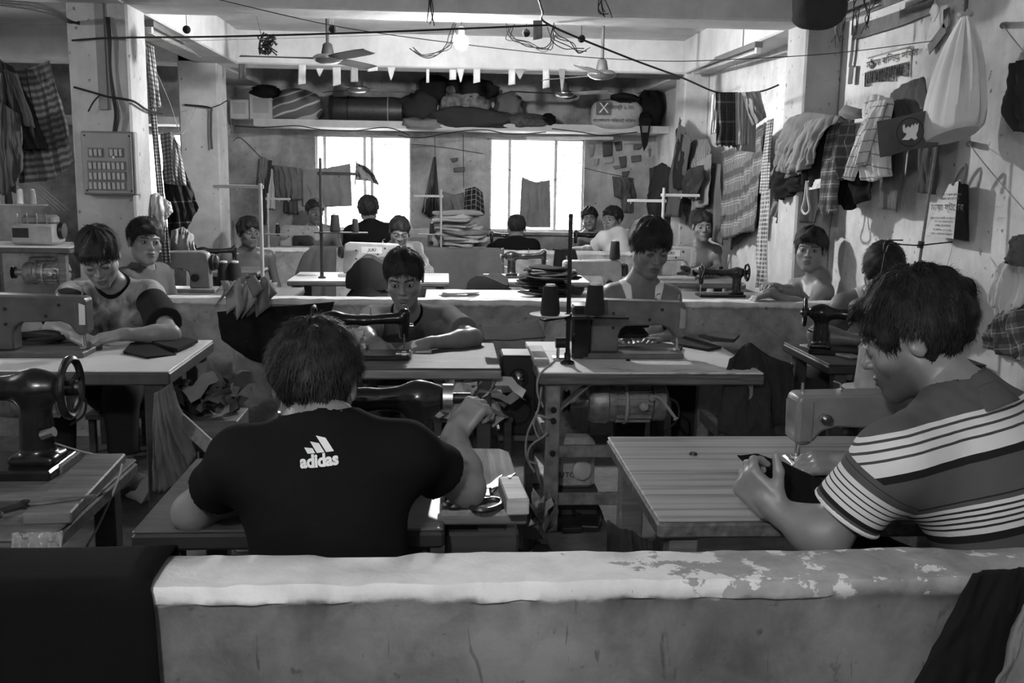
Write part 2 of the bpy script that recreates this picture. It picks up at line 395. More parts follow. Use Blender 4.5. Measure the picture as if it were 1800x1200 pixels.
def wrinkle(amp, freq=55, seed=0, dirv=(.3, .2, 1)):
    r = np.random.RandomState(seed); ph = r.rand(8)*6.28; dv = A(dirv)/np.linalg.norm(dirv); o1 = A(r.randn(3)); o1 -= dv*(o1@dv); o1 /= np.linalg.norm(o1); o2 = np.cross(dv, o1)
    def g(P):
        u, v, w = P@dv, P@o1, P@o2
        a = np.sin(freq*u+2.2*np.sin(13*v+ph[0])+1.5*np.sin(17*w+ph[1])+ph[2]); b = np.sin(freq*.55*(u*.6+v)+1.8*np.sin(11*w+ph[3])+ph[4]); c = np.sin(9*u+ph[5])*np.sin(8*v+ph[6])
        return amp*(.6*a*np.abs(a)+.6*b)*(.55+.45*c)
    return g
def extract(n, h, lo=None, hi=None):
    lo = n.c-n.R-.01 if lo is None else A(lo); hi = n.c+n.R+.01 if hi is None else A(hi)
    B = 4; Hc = h*B; nc = np.ceil((hi-lo)/Hc).astype(int)+1
    ax = [lo[i]+(np.arange(nc[i])+.5)*Hc-.5*h for i in range(3)]
    G = np.stack(np.meshgrid(*ax, indexing='ij'), -1).reshape(-1, 3).astype(np.float32)
    dc = n.f(G); act = np.nonzero(np.abs(dc) < Hc*1.9)[0]
    bi = np.stack(np.unravel_index(act, nc), 1)
    if len(bi) == 0: return np.zeros((0, 3), np.float32), np.zeros((0, 4), np.int32)
    b0 = np.maximum(bi.min(0)-1, 0); b1 = np.minimum(bi.max(0)+2, nc); dc = dc.reshape(nc)[b0[0]:b1[0], b0[1]:b1[1], b0[2]:b1[2]]; bi = bi-b0; lo = lo+b0*Hc; nc = b1-b0
    D = np.repeat(np.repeat(np.repeat(np.where(dc < 0, -1, 1).astype(np.float32).reshape(nc), B, 0), B, 1), B, 2)
    off = np.stack(np.meshgrid(*[np.arange(B)]*3, indexing='ij'), -1).reshape(-1, 3)
    idx = (bi[:, None, :]*B+off[None]).reshape(-1, 3)
    for s in range(0, len(idx), 400000):
        q = idx[s:s+400000]; D[q[:, 0], q[:, 1], q[:, 2]] = n.f((lo+q*h).astype(np.float32))
    I = D < 0; sl = [slice(None, -1), slice(1, None)]
    cnt = np.zeros([k-1 for k in D.shape], np.int8)
    for a in (0, 1):
        for b in (0, 1):
            for c in (0, 1): cnt += I[sl[a], sl[b], sl[c]]
    cells = np.stack(np.nonzero((cnt > 0) & (cnt < 8)), 1)
    if len(cells) == 0: return np.zeros((0, 3), np.float32), np.zeros((0, 4), np.int32)
    co = np.array([(a, b, c) for a in (0, 1) for b in (0, 1) for c in (0, 1)])
    vals = np.stack([D[cells[:, 0]+o[0], cells[:, 1]+o[1], cells[:, 2]+o[2]] for o in co], 1)
    acc = np.zeros((len(cells), 3), np.float32); m = np.zeros(len(cells), np.float32)
    for i in range(8):
        for j in range(i+1, 8):
            if np.abs(co[i]-co[j]).sum() != 1: continue
            x = (vals[:, i] < 0) != (vals[:, j] < 0); t = np.where(x, vals[:, i]/np.where(x, vals[:, i]-vals[:, j], 1), 0)
            acc += np.where(x[:, None], co[i]+t[:, None]*(co[j]-co[i]), 0); m += x
    v = lo+(cells+acc/m[:, None])*h
    gid = np.full(cnt.shape, -1, np.int32); gid[cells[:, 0], cells[:, 1], cells[:, 2]] = np.arange(len(cells)); quads = []
    for axn in range(3):
        s0 = [slice(None)]*3; s1 = [slice(None)]*3; s0[axn] = slice(None, -1); s1[axn] = slice(1, None)
        a, b = I[tuple(s0)], I[tuple(s1)]; e = np.stack(np.nonzero(a != b), 1); o = [k for k in range(3) if k != axn]
        ok = (e[:, o[0]] > 0) & (e[:, o[1]] > 0) & (e[:, o[0]] < cnt.shape[o[0]]) & (e[:, o[1]] < cnt.shape[o[1]]) & (e[:, axn] < cnt.shape[axn]); e = e[ok]
        q = []
        for d0, d1 in ((-1, -1), (0, -1), (0, 0), (-1, 0)):
            c = e.copy(); c[:, o[0]] += d0; c[:, o[1]] += d1; q.append(gid[c[:, 0], c[:, 1], c[:, 2]])
        q = np.stack(q, 1); fl = a[e[:, 0], e[:, 1], e[:, 2]]
        if axn == 1: fl = ~fl
        q[~fl] = q[~fl][:, ::-1]; quads.append(q)
    q = np.concatenate(quads); q = q[(q >= 0).all(1)]
    return v.astype(np.float32), q.astype(np.int32)
def joinnp(parts):
    vs, qs, b = [], [], 0
    for v, q in parts: vs.append(v); qs.append(q+b); b += len(v)
    return np.concatenate(vs), np.concatenate(qs)
def sdf_obj(name, n, h, m, parent=None, world=False):
    v, q = extract(n, h); return link(name, npmesh(name, v, q), m, parent, world)
# ------------------------------------------------------------------ people
t = NT('skin'); al = t.attr('alb'); ob = t.node('ShaderNodeObjectInfo', 'Color')
n = t.noise(t.coord(), 30, 4); tone = t.node('ShaderNodeSeparateColor', 0, i_0=ob)
t.grey(t.math('MULTIPLY', t.math('MULTIPLY', al, tone), t.ramp(n, [(.3, .9), (.7, 1.08)]))).set(.42, 0, .5, Subsurface_Weight=.0); t.bump(t.noise(t.coord(), 260, 2), .06, .002); SKIN = t.m
t = NT('black_hair'); n = t.noise(t.coord(), 60, 3); t.grey(t.math('MULTIPLY', t.ramp(n, [(.3, .6), (.7, 1.6)]), .012)).set(.62, 0, .3); HAIR = t.m
EYEW = mat('eye_white', .55, .2, 0, .05); IRIS = mat('iris', .012, .08, 0, .05)
def head_node(open_=.0045, jaw=1.0, smile=0.0):
    def f(q):
        p = q.copy(); p[:, 0] = np.abs(p[:, 0]); E = lambda c, r: ell(c, r).f(p); C = lambda a, b, ra, rb: cone(a, b, ra, rb).f(p)
        d = smin(E((0, -.012, .034), (.073, .092, .082)), E((0, .026, -.03), (.0635*jaw, .066, .083)), .03)
        d = smin(d, C((.046*jaw, .0, -.055), (.012, .07, -.098), .019, .016), .03)
        d = smin(d, E((.041*jaw, .06, -.024+.003*smile), (.02+.004*smile, .02, .02)), .02)
        d = smin(d, C((.008, .0865, .021), (.046, .067, .021), .0105, .009), .014)
        d = smax(d, -E((.031, .102, .003), (.02, .02, .0155)), .012)
        d = smin(d, C((0, .0865, .01), (0, .107, -.023), .006, .009), .009)
        d = smin(d, np.minimum(E((0, .1075, -.026), (.0098, .010, .0095)), E((.0125, .098, -.0285), (.0078, .0095, .0075))), .006)
        d = smin(d, E((0, .078, -.062), (.03, .021, .026)), .015)
        d = smin(d, np.minimum(E((0, .0965, -.0555), (.021+.004*smile, .0085, .0058)), E((0, .0955, -.0675), (.018+.003*smile, .0095, .0072))), .005)
        zz = -.0612+smile*6*p[:, 0]**2
        g = np.sqrt((p[:, 0]/.024)**2+((p[:, 1]-.107)/.011)**2+((p[:, 2]-zz)/(.0016+.002*smile))**2); d = smax(d, -(g-1)*.0016, .0025)
        d = smin(d, E((0, .081, -.096), (.019, .016, .015)), .02)
        d = smin(d, E((.031, .0785, .003), (.0165, .0145, .0142)), .003)
        d = smax(d, -E((.0315, .0955, .0025), (.0148, .014, open_)), .0015)
        e = E((.078, -.012, -.006), (.0075, .018, .031)); e = smax(e, -E((.087, -.008, -.003), (.0075, .011, .02)), .003)
        d = smin(d, e, .007)
        return d
    return f
def hair_f(th=.014, line=.062, fringe=0.0, low=-.03, messy=.004, seed=0):
    r = np.random.RandomState(seed); ph = r.rand(9)*6.28
    def f(p):
        E = lambda c, rr: ell(c, rr).f(p)
        d = E((0, -.016, .036), (.074+th, .092+th*.95, .077+th*1.0))
        x, y, z = p[:, 0], p[:, 1], p[:, 2]
        face = E((0, .108, line-.105), (.0585, .066, .1)); d = smax(d, -face, .008)
        p2 = p.copy(); p2[:, 0] = np.abs(x); d = smax(d, -ell((.09, -.004, -.022), (.034, .03, .046)).f(p2), .006)
        if fringe: d = smin(d, E((.012, .08, line+.012-fringe*.3), (.045, .016, .01+fringe)), .022)
        d = smax(d, np.maximum(low-.032, low+.0+.9*y)-z, .012)
        az = np.arctan2(x, y+.03)
        d = d+messy*(np.sin(az*9+ph[0]+70*z*np.sin(ph[5]))*np.sin(60*z+40*y+ph[1])+.7*np.sin(95*x+ph[2]+30*z)*np.sin(80*y+ph[3]))
        return d
    return f
def hand_node(w, fwd, back, side, s=1.0, curl=(.3, .4, .3), spread=.06, thumb=.5, dcurl=(0, .05, .1, .15)):
    """palm, four unequal fingers bent at their knuckles and a thumb off the palm's side; side=+1 left hand, -1 right"""
    y = V(fwd).normalized(); z = V(back); z = (z-y*z.dot(y)).normalized(); x = y.cross(z)*side
    w = V(w); T = lambda a, b, c: w+(x*a+y*b+z*c)*s
    M = np.array([x, y, z]); ns = [rbox(T(-.001, .047, 0), (.038*s, .046*s, .0135*s), .0125*s, M), cone(T(0, -.02, 0), T(0, .03, 0), .024*s, .024*s), ell(T(.02, .03, -.008), (.018*s, .026*s, .014*s), M)]
    for i, (bx, L) in enumerate(((.029, .07), (.0105, .078), (-.009, .072), (-.027, .057))):
        p = T(bx, .086-.004*abs(i-1), 0); a = 0; sp = spread*(1.3-i)
        for j, (fr, r0, r1) in enumerate(((.44, .0098, .0088), (.31, .0088, .008), (.25, .008, .0066))):
            a += curl[j]+dcurl[i]; q = p+(y*(math.cos(a)*math.cos(sp))+x*(math.sin(sp)*math.cos(a))-z*math.sin(a))*(L*fr*s); ns.append(cone(p, q, r0*s, r1*s)); p = q
    p = T(.03, .025, -.006); q = p+(x*.75+y*.66-z*.25).normalized()*.036*s; ns.append(cone(p, q, .0125*s, .0105*s))
    q2 = q+(x*(.75-thumb)+y*.9-z*(.15+thumb*.4)).normalized()*.032*s; ns.append(cone(q, q2, .0105*s, .0078*s))
    return U(.006*s, *ns)
class Person:
    def __init__(s, label, head, pelvis, face=(0, -1, 0), gaze=None, tilt=0, hs=1.0, b=1.0, sh=None, el=(None, None), wr=(None, None), hands=(None, None), legs=True,
                 tone=.22, hair={}, strands=900, open_=.0045, smile=0, jaw=1.0, nb=None, hb=.0078, hh=.0032, knees=None, group=None, up=None, shw=.175, s_len=1.0, beard_shade=False):
        """head: centre; face: where the chest faces; gaze: where the head faces; sh/el/wr: (left, right) joints"""
        s.b = b; hd = V(head); pv = V(pelvis); fc = V(face).normalized(); gz = V(gaze).normalized() if gaze is not None else fc
        hup = V(up).normalized() if up is not None else V(0, 0, 1); hx = gz.cross(hup).normalized(); hup = hx.cross(gz)
        if tilt: Rm = Matrix.Rotation(tilt, 3, gz); hx = Rm @ hx; hup = Rm @ hup
        HM = np.array([hx, gz, hup], np.float32); hc = A(hd); s.HM, s.hc, s.hs = HM, hc, hs
        toh = lambda P: ((P-hc)@HM.T)/hs
        wl = lambda a, b_, c: hd+(hx*a+gz*b_+hup*c)*hs
        if nb is None: nb = wl(0, -.035, -.155); nb = V(nb)
        nb = V(nb); up_ = (nb-pv).normalized(); rt = fc.cross(up_).normalized(); fw = up_.cross(rt)
        if sh is None: sh = (nb-rt*shw*b-up_*.035, nb+rt*shw*b-up_*.035)
        sh = [V(q) for q in sh]; s.sh, s.nb, s.pv, s.up, s.fw, s.rt = sh, nb, pv, up_, fw, rt
        TM = np.array([rt, fw, up_], np.float32); L = (nb-pv).length; s.L = L
        s.TM = TM
        def torso(e=0.0, we=1.0):
            q = lambda t, f=0: pv.lerp(nb, t)+fw*f
            ns = [ell(q(.66, -.005), (.142*b+e, .096*b+e, .36*L+e), TM), ell(q(.4), (.122*b*we+e, .088*b*we+e, .34*L+e), TM), ell(q(.08), (.145*b*we+e, .105*b+e, .26*L+e), TM),
                  cone(sh[0], nb-up_*.045, .043*b+e, .05*b+e), cone(sh[1], nb-up_*.045, .043*b+e, .05*b+e),
                  cone(sh[0]-up_*.02, q(.62, .015), .05*b+e, .07*b+e), cone(sh[1]-up_*.02, q(.62, .015), .05*b+e, .07*b+e)]+[cone(nb+up_*.012, lerp(nb, k, .6), .041*b+e, .036*b+e) for k in sh]
            return U(.035, *ns)
        s.torso = torso
        neck = cone(wl(0, -.018, -.06), nb-up_*.01, .05*hs, .054*hs*max(b, .9)); trap = [cone(nb+up_*.015, lerp(nb, k, .6), .042*b, .036*b) for k in sh]
        el = [V(k) if k is not None else sh[i]+(-up_*.24+fw*.05+rt*(.05 if i else -.05)) for i, k in enumerate(el)]
        wr = [V(k) if k is not None else el[i]+(fw*.2+up_*-.02+rt*(-.1 if i else .1)) for i, k in enumerate(wr)]
        s.el, s.wr = el, wr
        arms = []
        for i in (0, 1):
            arms += [cone(sh[i], el[i], .044*b, .035*b), cone(el[i], lerp(el[i], wr[i], .3), .036*b, .037*b), cone(lerp(el[i], wr[i], .3), wr[i], .037*b, .0235*b)]
        body = [torso(), neck]+trap+arms; parts = []
        kn = knees or [pv+fc*.40*b+rt*(.13*k)+V(0, 0, .06) for k in (-1, 1)]; ank = []
        if legs:
            for i, k in enumerate((-1, 1)):
                kn_ = V(kn[i]); hp = pv+rt*(.075*k)*b; an = V((kn_.x+fc.x*.02, kn_.y+fc.y*.02, .075)); to = an+fc*.15*b; to.z = .03; ank.append(an)
                body += [cone(hp, kn_, .075*b, .052*b), cone(kn_, an, .05*b, .034*b), cone(an, to, .033*b, .026*b)]
        s.kn, s.ank = kn, ank
        hn = []
        for i in (0, 1):
            sp = hands[i] or {}
            fwd = V(sp.get('fwd', wr[i]-el[i])); hnode = hand_node(wr[i], fwd, sp.get('back', (0, 0, 1)), 1 if i == 0 else -1, hs*sp.get('s', .98), sp.get('curl', (.35, .45, .3)), sp.get('spread', .06), sp.get('thumb', .4))
            hn.append(U(.012, hnode, cone(lerp(el[i], wr[i], .6), wr[i], lerp(.037, .0235, .45)*b, .0235*b)))
        hf = head_node(open_, jaw, smile)
        hnode = N(lambda P: hf(toh(P))*hs, hc, .14*hs)
        full = U(.03, *body)
        parts.append(extract(full, hb))
        headn = U(.025, hnode, neck, *trap)
        parts.append(extract(headn, hh, hc-.14*hs, hc+.14*hs))
        for k in hn: parts.append(extract(k, hh*1.2, k.c-k.R, k.c+k.R))
        v, q = joinnp(parts); me = npmesh('person', v, q)
        # skin colour: brows, lips, lids, painted jaw shade
        lv = toh(v); ax = np.abs(lv[:, 0]); al = np.ones(len(v), np.float32); near = (np.abs(lv).max(1) < .14) & (lv[:, 1] > .04)
        zb = .0245-2.0*(ax-.03)**2*3+.0; al[near & (np.abs(lv[:, 2]-zb) < .0042) & (ax > .01) & (ax < .05)] = .16
        al[near & (np.hypot(ax/.022, (lv[:, 2]+.0615)/.0135) < 1) & (lv[:, 1] > .085)] = .62
        al[near & (np.hypot((ax-.031)/.0155, (lv[:, 2]-.003)/(.0065+open_*.6)) < 1) & (lv[:, 1] > .06)] = .45
        al[(np.abs(lv).max(1) < .14) & (lv[:, 2] > .055)] = .3
        if beard_shade: al *= np.where(np.abs(lv).max(1) < .14, 1-.6*np.clip((-.025-.2*(lv[:, 1]-.06)-lv[:, 2])/.03, 0, 1)*np.clip((lv[:, 1]+.01)/.04, 0, 1), 1).astype(np.float32)  # some stubble, mostly shade painted dark into the jaw's skin colour
        fattr(me, 'alb', al)
        base = V((pv.x, pv.y, 0)); s.base = base
        s.o = empty('person', base, label, 'person', group); s.o.rotation_euler = (0, 0, 0)
        b_ = link('body', me, SKIN, s.o, True); b_.color = (tone, tone, tone, 1)
        # hair
        hk = dict(hair); seed = hk.pop('seed', 1); hfu = hair_f(seed=seed, **hk); hnn = N(lambda P: hfu(toh(P))*hs, hc+A(hup)*.03*hs, .135*hs)
        hv, hq = extract(hnn, max(hh, .003)*1.15, hc-.16*hs, hc+.17*hs)
        if strands and len(hv):
            r = np.random.RandomState(seed); k = r.randint(0, len(hv), strands); p = hv[k]; ql = toh(p)
            ok = ql[:, 2] > -.075; p, ql = p[ok], ql[ok]; n_ = len(p)
            nrm = ql-A(0, -.016, .03); nrm /= np.linalg.norm(nrm, axis=1)[:, None]
            flow = ql-A(.0, -.05, .13); flow -= nrm*(flow*nrm).sum(1)[:, None]; flow /= np.linalg.norm(flow, axis=1)[:, None]+1e-6
            fl = flow+.22*r.randn(n_, 3)+nrm*.12; ln = (.01+.02*r.rand(n_)).astype(np.float32)*s_len
            fl /= np.linalg.norm(fl, axis=1)[:, None]
            sd = np.cross(fl, nrm); sd /= np.linalg.norm(sd, axis=1)[:, None]+1e-6
            a0 = ql-nrm*.003; w_ = .0009; mid = a0+fl*ln[:, None]*.55+nrm*.004; tip = a0+fl*ln[:, None]+(flow*.3-nrm*.1)*ln[:, None]*.3
            pts = np.stack([a0-sd*w_, a0+sd*w_, mid-sd*w_*.8, mid+sd*w_*.8, tip-sd*.0002, tip+sd*.0002], 1).reshape(-1, 3)*hs@HM+hc
            i0 = np.arange(n_)*6; qq = np.concatenate([np.stack([i0, i0+1, i0+3, i0+2], 1), np.stack([i0+2, i0+3, i0+5, i0+4], 1)])
            hv, hq = joinnp([(hv, hq), (pts.astype(np.float32), qq.astype(np.int32))])
        link('hair', npmesh('hair', hv, hq), HAIR, s.o, True)
        if open_ > .002:
            for k in (-1, 1):
                c = wl(.031*k, .0785, .003); g = (gz+hup*(-.08)).normalized(); e = MB().lathe([(.0128*hs*math.sin(a*math.pi/8), -.0128*hs*math.cos(a*math.pi/8)) for a in range(9)], c, g, 12).build('eye', EYEW, s.o, smooth=True, world=True)
                ir = MB().lathe([(.0001, .0131*hs), (.0035*hs, .0128*hs), (.0062*hs, .0118*hs), (.0064*hs, .0108*hs)], c, g, 12).build('iris', IRIS, e, smooth=True)
    def wear(s, name, n, h, m, attr=None, label=None):
        v, q = extract(n, h); me = npmesh(name, v, q)
        if attr:
            for k, fn in attr.items(): fattr(me, k, fn(v))
        o = link(name, me, m, s.o, True)
        if label: o['label'] = label
        return o
    def sleeve(s, i, f, r0, r1): return cone(s.sh[i], lerp(s.sh[i], s.el[i], f), r0, r1, True)
    def tee(s, m, f=.62, e=.012, h=.005, amp=.0035, neck=.066, seed=1, name='shirt', attr=None, hem=-.12, loose=.0, freq=50, sl=(.064, .066), band=None, coll=None):
        b = s.b; n = U(.03, s.torso(e, 1+loose), s.sleeve(0, f, sl[0]*b, sl[1]*b), s.sleeve(1, f, sl[0]*b, sl[1]*b))
        n = disp(n, wrinkle(amp, freq, seed)); up = A(s.up); p0 = A(s.pv); nb = s.nb+s.fw*.012
        n = cut(n, lambda P: hem-(P-p0)@up, .006)
        hole = cone(nb-s.up*.02-s.fw*.012, nb+s.up*.2+s.fw*.05, neck*.82, neck*1.35); full = n
        n = sub(n, hole, .004)
        if band is not None:
            bn = N(lambda P: np.maximum(full.f(P)-.003, np.abs(hole.f(P)-.005)-.006), A(nb), .16); s.wear('neckband', bn, .003, band)
        if coll is not None:
            a, b_ = s.nb-s.up*.03-s.fw*.012, s.nb+s.up*.022+s.fw*.0; cn = cone(a, b_, .08*b, .06*b, True); ax = A((b_-a).normalized()); a_ = A(a)
            cb = N(lambda P: np.maximum(np.maximum(np.abs(cn.f(P)+.002)-.0045, .004-(P-a_)@ax), full.f(P)-.05), A((a+b_)/2), .17); s.wear('collar', cb, .003, coll)
        return s.wear(name, n, h, m, attr)
    def tank(s, m, e=.007, h=.0052):
        b = s.b; n = disp(s.torso(e), wrinkle(.0015, 60, 3)); up = A(s.up); p0 = A(s.pv)
        n = cut(n, lambda P: -.1-(P-p0)@up, .005)
        n = sub(n, ell(s.nb+s.fw*.06-s.up*.01, (.05*b, .12, .135), s.TM), .004)
        n = sub(n, ell(s.nb-s.fw*.08+s.up*.0, (.06*b, .1, .07), s.TM), .004)
        for i in (0, 1): n = sub(n, ell(lerp(s.nb, s.sh[i], 1.02)-s.up*.05, (.066*b, .15, .13), s.TM), .004)
        return s.wear('vest', n, h, m)
    def trousers(s, m, e=.014, h=.013, f=.93):
        b = s.b; ns = [ell(s.pv-s.up*.02, (.15*b+e, .11*b+e, .13+e), s.TM)]
        for i, k in enumerate((-1, 1)):
            hp = s.pv+s.rt*(.075*k)*b; kn = V(s.kn[i]); an = s.ank[i]
            ns += [cone(hp, kn, .085*b+e, .062*b+e), cone(kn, lerp(kn, an, f), .06*b+e, .05*b+e, True)]
        return s.wear('trousers', disp(U(.03, *ns), wrinkle(.004, 40, 5)), h, m)
J = lambda x, y, Y: V(px(x, y, Y=Y))
# ------------------------------------------------------------------ the seventeen people of the workshop
TEE_BLK = fabric('black_jersey', .006, .25); TEE_DK = fabric('dark_grey_jersey', .14, .2); VEST = fabric('white_cotton', .78, .08); WHT = fabric('white_tee', .7, .12)
TROU = fabric('dark_trousers', .03); LUNGI = plaid('checked_lungi', .12, [(0, .12, [(.2, .12, .3), (.7, .08, .04)]), (1, .12, [(.3, .12, .3)])])
def arm_t(p):
    def f(v):
        out = np.zeros(len(v), np.float32); best = np.full(len(v), 9., np.float32)
        for i in (0, 1):
            a, b = A(p.sh[i]), A(p.el[i]); ba = b-a; t = (v-a)@ba/(ba@ba); q = v-a-t[:, None]*ba; d = np.sqrt((q*q).sum(1)); out = np.where(d < best, t, out); best = np.minimum(d, best)
        return out
    return f
def arm_m(p):
    def f(v):
        out = np.full(len(v), -9., np.float32)
        for i in (0, 1):
            a, b = A(p.sh[i]), A(p.el[i]); ba = b-a; t = (v-a)@ba/(ba@ba); q = v-a-t[:, None]*ba; d = np.sqrt((q*q).sum(1)); out = np.maximum(out, np.minimum(.084*p.b-d, (t-.17)*np.linalg.norm(ba)))
        return out
    return f
def tor_h(p): return lambda v: ((v-A(p.pv))@A(p.up)/p.L).astype(np.float32)
def stripes(t, src, base, bands):
    val = base
    for a, b, v in bands: val = t.mix(t.math('COMPARE', src, (a+b)/2, (b-a)/2), val, v)
    return val
# 1 boy in the black sports tee, seen from behind
p = Person('boy in black sports T-shirt with white logo, back to camera, fist raised', J(556, 672, 1.86), (J(583, 985, 1.68).x, 1.69, .31), (0, 1, 0), (.1, .95, -.3), 0, .94, .95,
    sh=(J(428, 805, 1.80), J(714, 795, 1.80)), nb=J(572, 762, 1.80), el=(J(338, 900, 1.89), J(820, 858, 1.93)), wr=(J(520, 838, 2.12), J(800, 757, 2.13)),
    hands=({'curl': (.4, .4, .3)}, {'fwd': (.62, .3, .7), 'back': (-.5, -.65, .55), 'curl': (1.0, 1.25, .8), 'thumb': .8, 's': .95}), tone=0.197, hair=dict(th=.017, low=-.082, messy=.006, seed=4, fringe=.006), strands=9000, hh=.0031, open_=.001)
P1 = p; p.tee(TEE_BLK, .56, .011, .0055, .005, .06, 3, hem=-.14, freq=38, sl=(.056, .06)); p.trousers(TROU)
# 2 man in the striped polo shirt
p = Person('man in striped polo shirt guiding dark cloth under the grey sewing machine', J(1608, 590, 1.97), (J(1700, 990, 1.76).x+.15, 1.75, .33), (-.62, .78, 0), (-.76, .5, -.42), 0, 1.04, 1.12,
    sh=(J(1568, 805, 1.76), J(1832, 752, 2.02)), nb=J(1698, 712, 1.88), el=(J(1452, 945, 1.80), J(1640, 840, 2.22)), wr=(J(1366, 896, 1.87), J(1500, 814, 2.12)),
    hands=({'fwd': (-.45, .35, .42), 'back': (-.6, -.75, -.1), 'curl': (.95, 1.0, .6), 'thumb': .1}, {'fwd': (-.95, .12, -.02), 'back': (.05, -.35, .95), 'curl': (.18, .45, .35), 'spread': .1, 'thumb': .35}),
    tone=0.221, hair=dict(th=.023, low=-.028, messy=.007, seed=8, fringe=.004, line=.082), strands=11000, hh=.0031, open_=.0015, beard_shade=True, s_len=1.0)
P2 = p
t = NT('striped_polo'); h = t.attr('th'); a = t.attr('arm'); wob = t.math('MULTIPLY', t.math('SUBTRACT', t.noise(t.coord(), 7, 3), .5), .012)
h = t.math('ADD', h, wob); a2 = t.math('ADD', a, wob); G_, Bk, Wt = .085, .014, .66
hb = [(.855, .99, Wt)]+[(x, x+.009, .06) for x in (.965, .935, .903)]+[(.828, .855, Bk), (.705, .711, .02), (.588, .69, Wt)]+[(x, x+.008, .03) for x in (.668, .648, .628, .608)]+[(.56, .588, Bk)]
ab = [(.30, .58, Wt)]+[(x, x+.014, .04) for x in (.35, .405, .46, .52)]+[(.58, .625, Bk), (.22, .228, .02)]
t.grey(t.mix(t.math('GREATER_THAN', t.attr('am'), 0.0), stripes(t, h, G_, hb), stripes(t, a2, G_, ab))).set(.9, 0, .2); t.bump(t.noise(t.coord(), 500, 1), .2, .002); POLO = t.m
p.tee(POLO, .68, .015, .005, .006, .066, 9, 'polo_shirt', {'th': tor_h(p), 'arm': arm_t(p), 'am': arm_m(p)}, freq=40, sl=(.06, .062), coll=fabric('grey_collar', .09)); p.trousers(TROU)
def ring(c, up, fw, R, r, sq=1.0, n=28, zt=0.0):
    M = frame(up, fw); return [V(c)+M @ V(R*math.cos(2*math.pi*i/n), R*sq*math.sin(2*math.pi*i/n), zt*math.cos(2*math.pi*i/n)) for i in range(n)]
cuff = lerp(p.sh[0], p.el[0], .675); MB().tube(ring(cuff, p.el[0]-p.sh[0], (0, 0, 1), .068, 0), .0045, 6, True).build('sleeve_piping', VEST, p.o, smooth=True, world=True)
# 3 boy at the left white table
p = Person('boy in printed T-shirt with black sleeves looking down at the white table', J(174, 450, 4.2), (J(200, 600, 4.6).x, 4.6, .31), (.05, -1, 0), (.2, -.8, -.55), .12, .97, .98,
    sh=(J(262, 520, 4.32), J(128, 522, 4.32)), nb=J(200, 505, 4.33), el=(J(300, 588, 4.04), J(95, 578, 4.06)), wr=(J(214, 588, 3.93), J(134, 590, 3.95)),
    hands=({'fwd': (-.9, -.3, -.15), 'back': (0, -.3, 1), 'curl': (.3, .4, .2)}, {'fwd': (.8, -.5, -.25), 'back': (0, -.2, 1)}), tone=0.246, hair=dict(th=.016, seed=2, fringe=.004, line=.055), strands=3750, open_=.0013, hh=.0038, hb=.009)
t = NT('printed_tee'); a = t.attr('am'); c = t.coord(); n = t.noise(c, 9, 5, .6, 1.2); n2 = t.noise(c, 3.2, 3, .5, .6)
front = t.math('MULTIPLY', t.ramp(n2, [(.4, .35), (.46, 1)]), t.ramp(n, [(.36, .1), (.47, .3), (.62, .46)])); t.grey(t.mix(t.math('GREATER_THAN', a, 0.0), front, .014)).set(.9, 0, .2); PTEE = t.m
p.tee(PTEE, .72, .013, .007, .004, .062, 5, attr={'am': arm_m(p)}, sl=(.066, .074), band=TEE_BLK); p.trousers(TROU)
P3 = p
# 4 smiling boy behind him
p = Person('smiling boy in collared shirt behind the middle half wall by the pillar', J(255, 424, 5.1), (J(252, 600, 5.12).x, 5.13, .33), (.92, -.25, 0), (.55, -.83, -.03), -.06, .95, .9,
    tone=0.197, hair=dict(th=.016, seed=3, fringe=.01), strands=2250, smile=1, hh=.0038, hb=.0115)
p.tee(fabric('grey_shirt', .1), .8, .013, .009, .003, .06, 6, coll=fabric('pale_collar', .42)); p.trousers(TROU)
# 5 the boy who stares at the camera
p = Person('boy in dark grey T-shirt staring at camera behind the black sewing machine', J(710, 487, 4.12), (J(722, 600, 4.6).x, 4.6, .31), (0, -1, 0), (-.03, -.93, -.34), .05, .97, .95,
    sh=(J(786, 562, 4.28), J(657, 562, 4.28)), nb=J(716, 552, 4.27), el=(J(832, 594, 4.0), J(640, 590, 4.05)), wr=(J(752, 603, 3.87), J(655, 598, 3.9)),
    hands=({'fwd': (-.9, -.35, -.2), 'back': (.1, -.3, 1), 'curl': (.35, .5, .35)}, {'fwd': (.35, -.85, -.3), 'back': (-.1, -.2, 1), 'curl': (.3, .45, .3)}), tone=0.205, hair=dict(th=.013, seed=6, line=.066), strands=3750, hh=.0032, hb=.0078)
p.tee(TEE_DK, .66, .011, .006, .0035, .06, 7, freq=45, band=TEE_BLK); p.trousers(TROU); P5 = p
# 6 man in the white vest
p = Person('man in white sleeveless vest with eyes lowered behind the spool stand', J(1143, 434, 4.42), (J(1128, 600, 4.62).x, 4.62, .33), (0, -1, 0), (.16, -.92, -.36), -.05, 1.03, 1.05,
    sh=(J(1176, 520, 4.5), J(1076, 518, 4.5)), nb=J(1127, 500, 4.49), el=(J(1190, 596, 4.4), J(1056, 594, 4.38)), wr=(J(1150, 598, 4.1), J(1095, 598, 4.1)), tone=0.164, hair=dict(th=.019, seed=7, fringe=.01, low=-.045), strands=5250, open_=.0016, hh=.0032, hb=.007)
p.tank(VEST); p.trousers(TROU); P6 = p
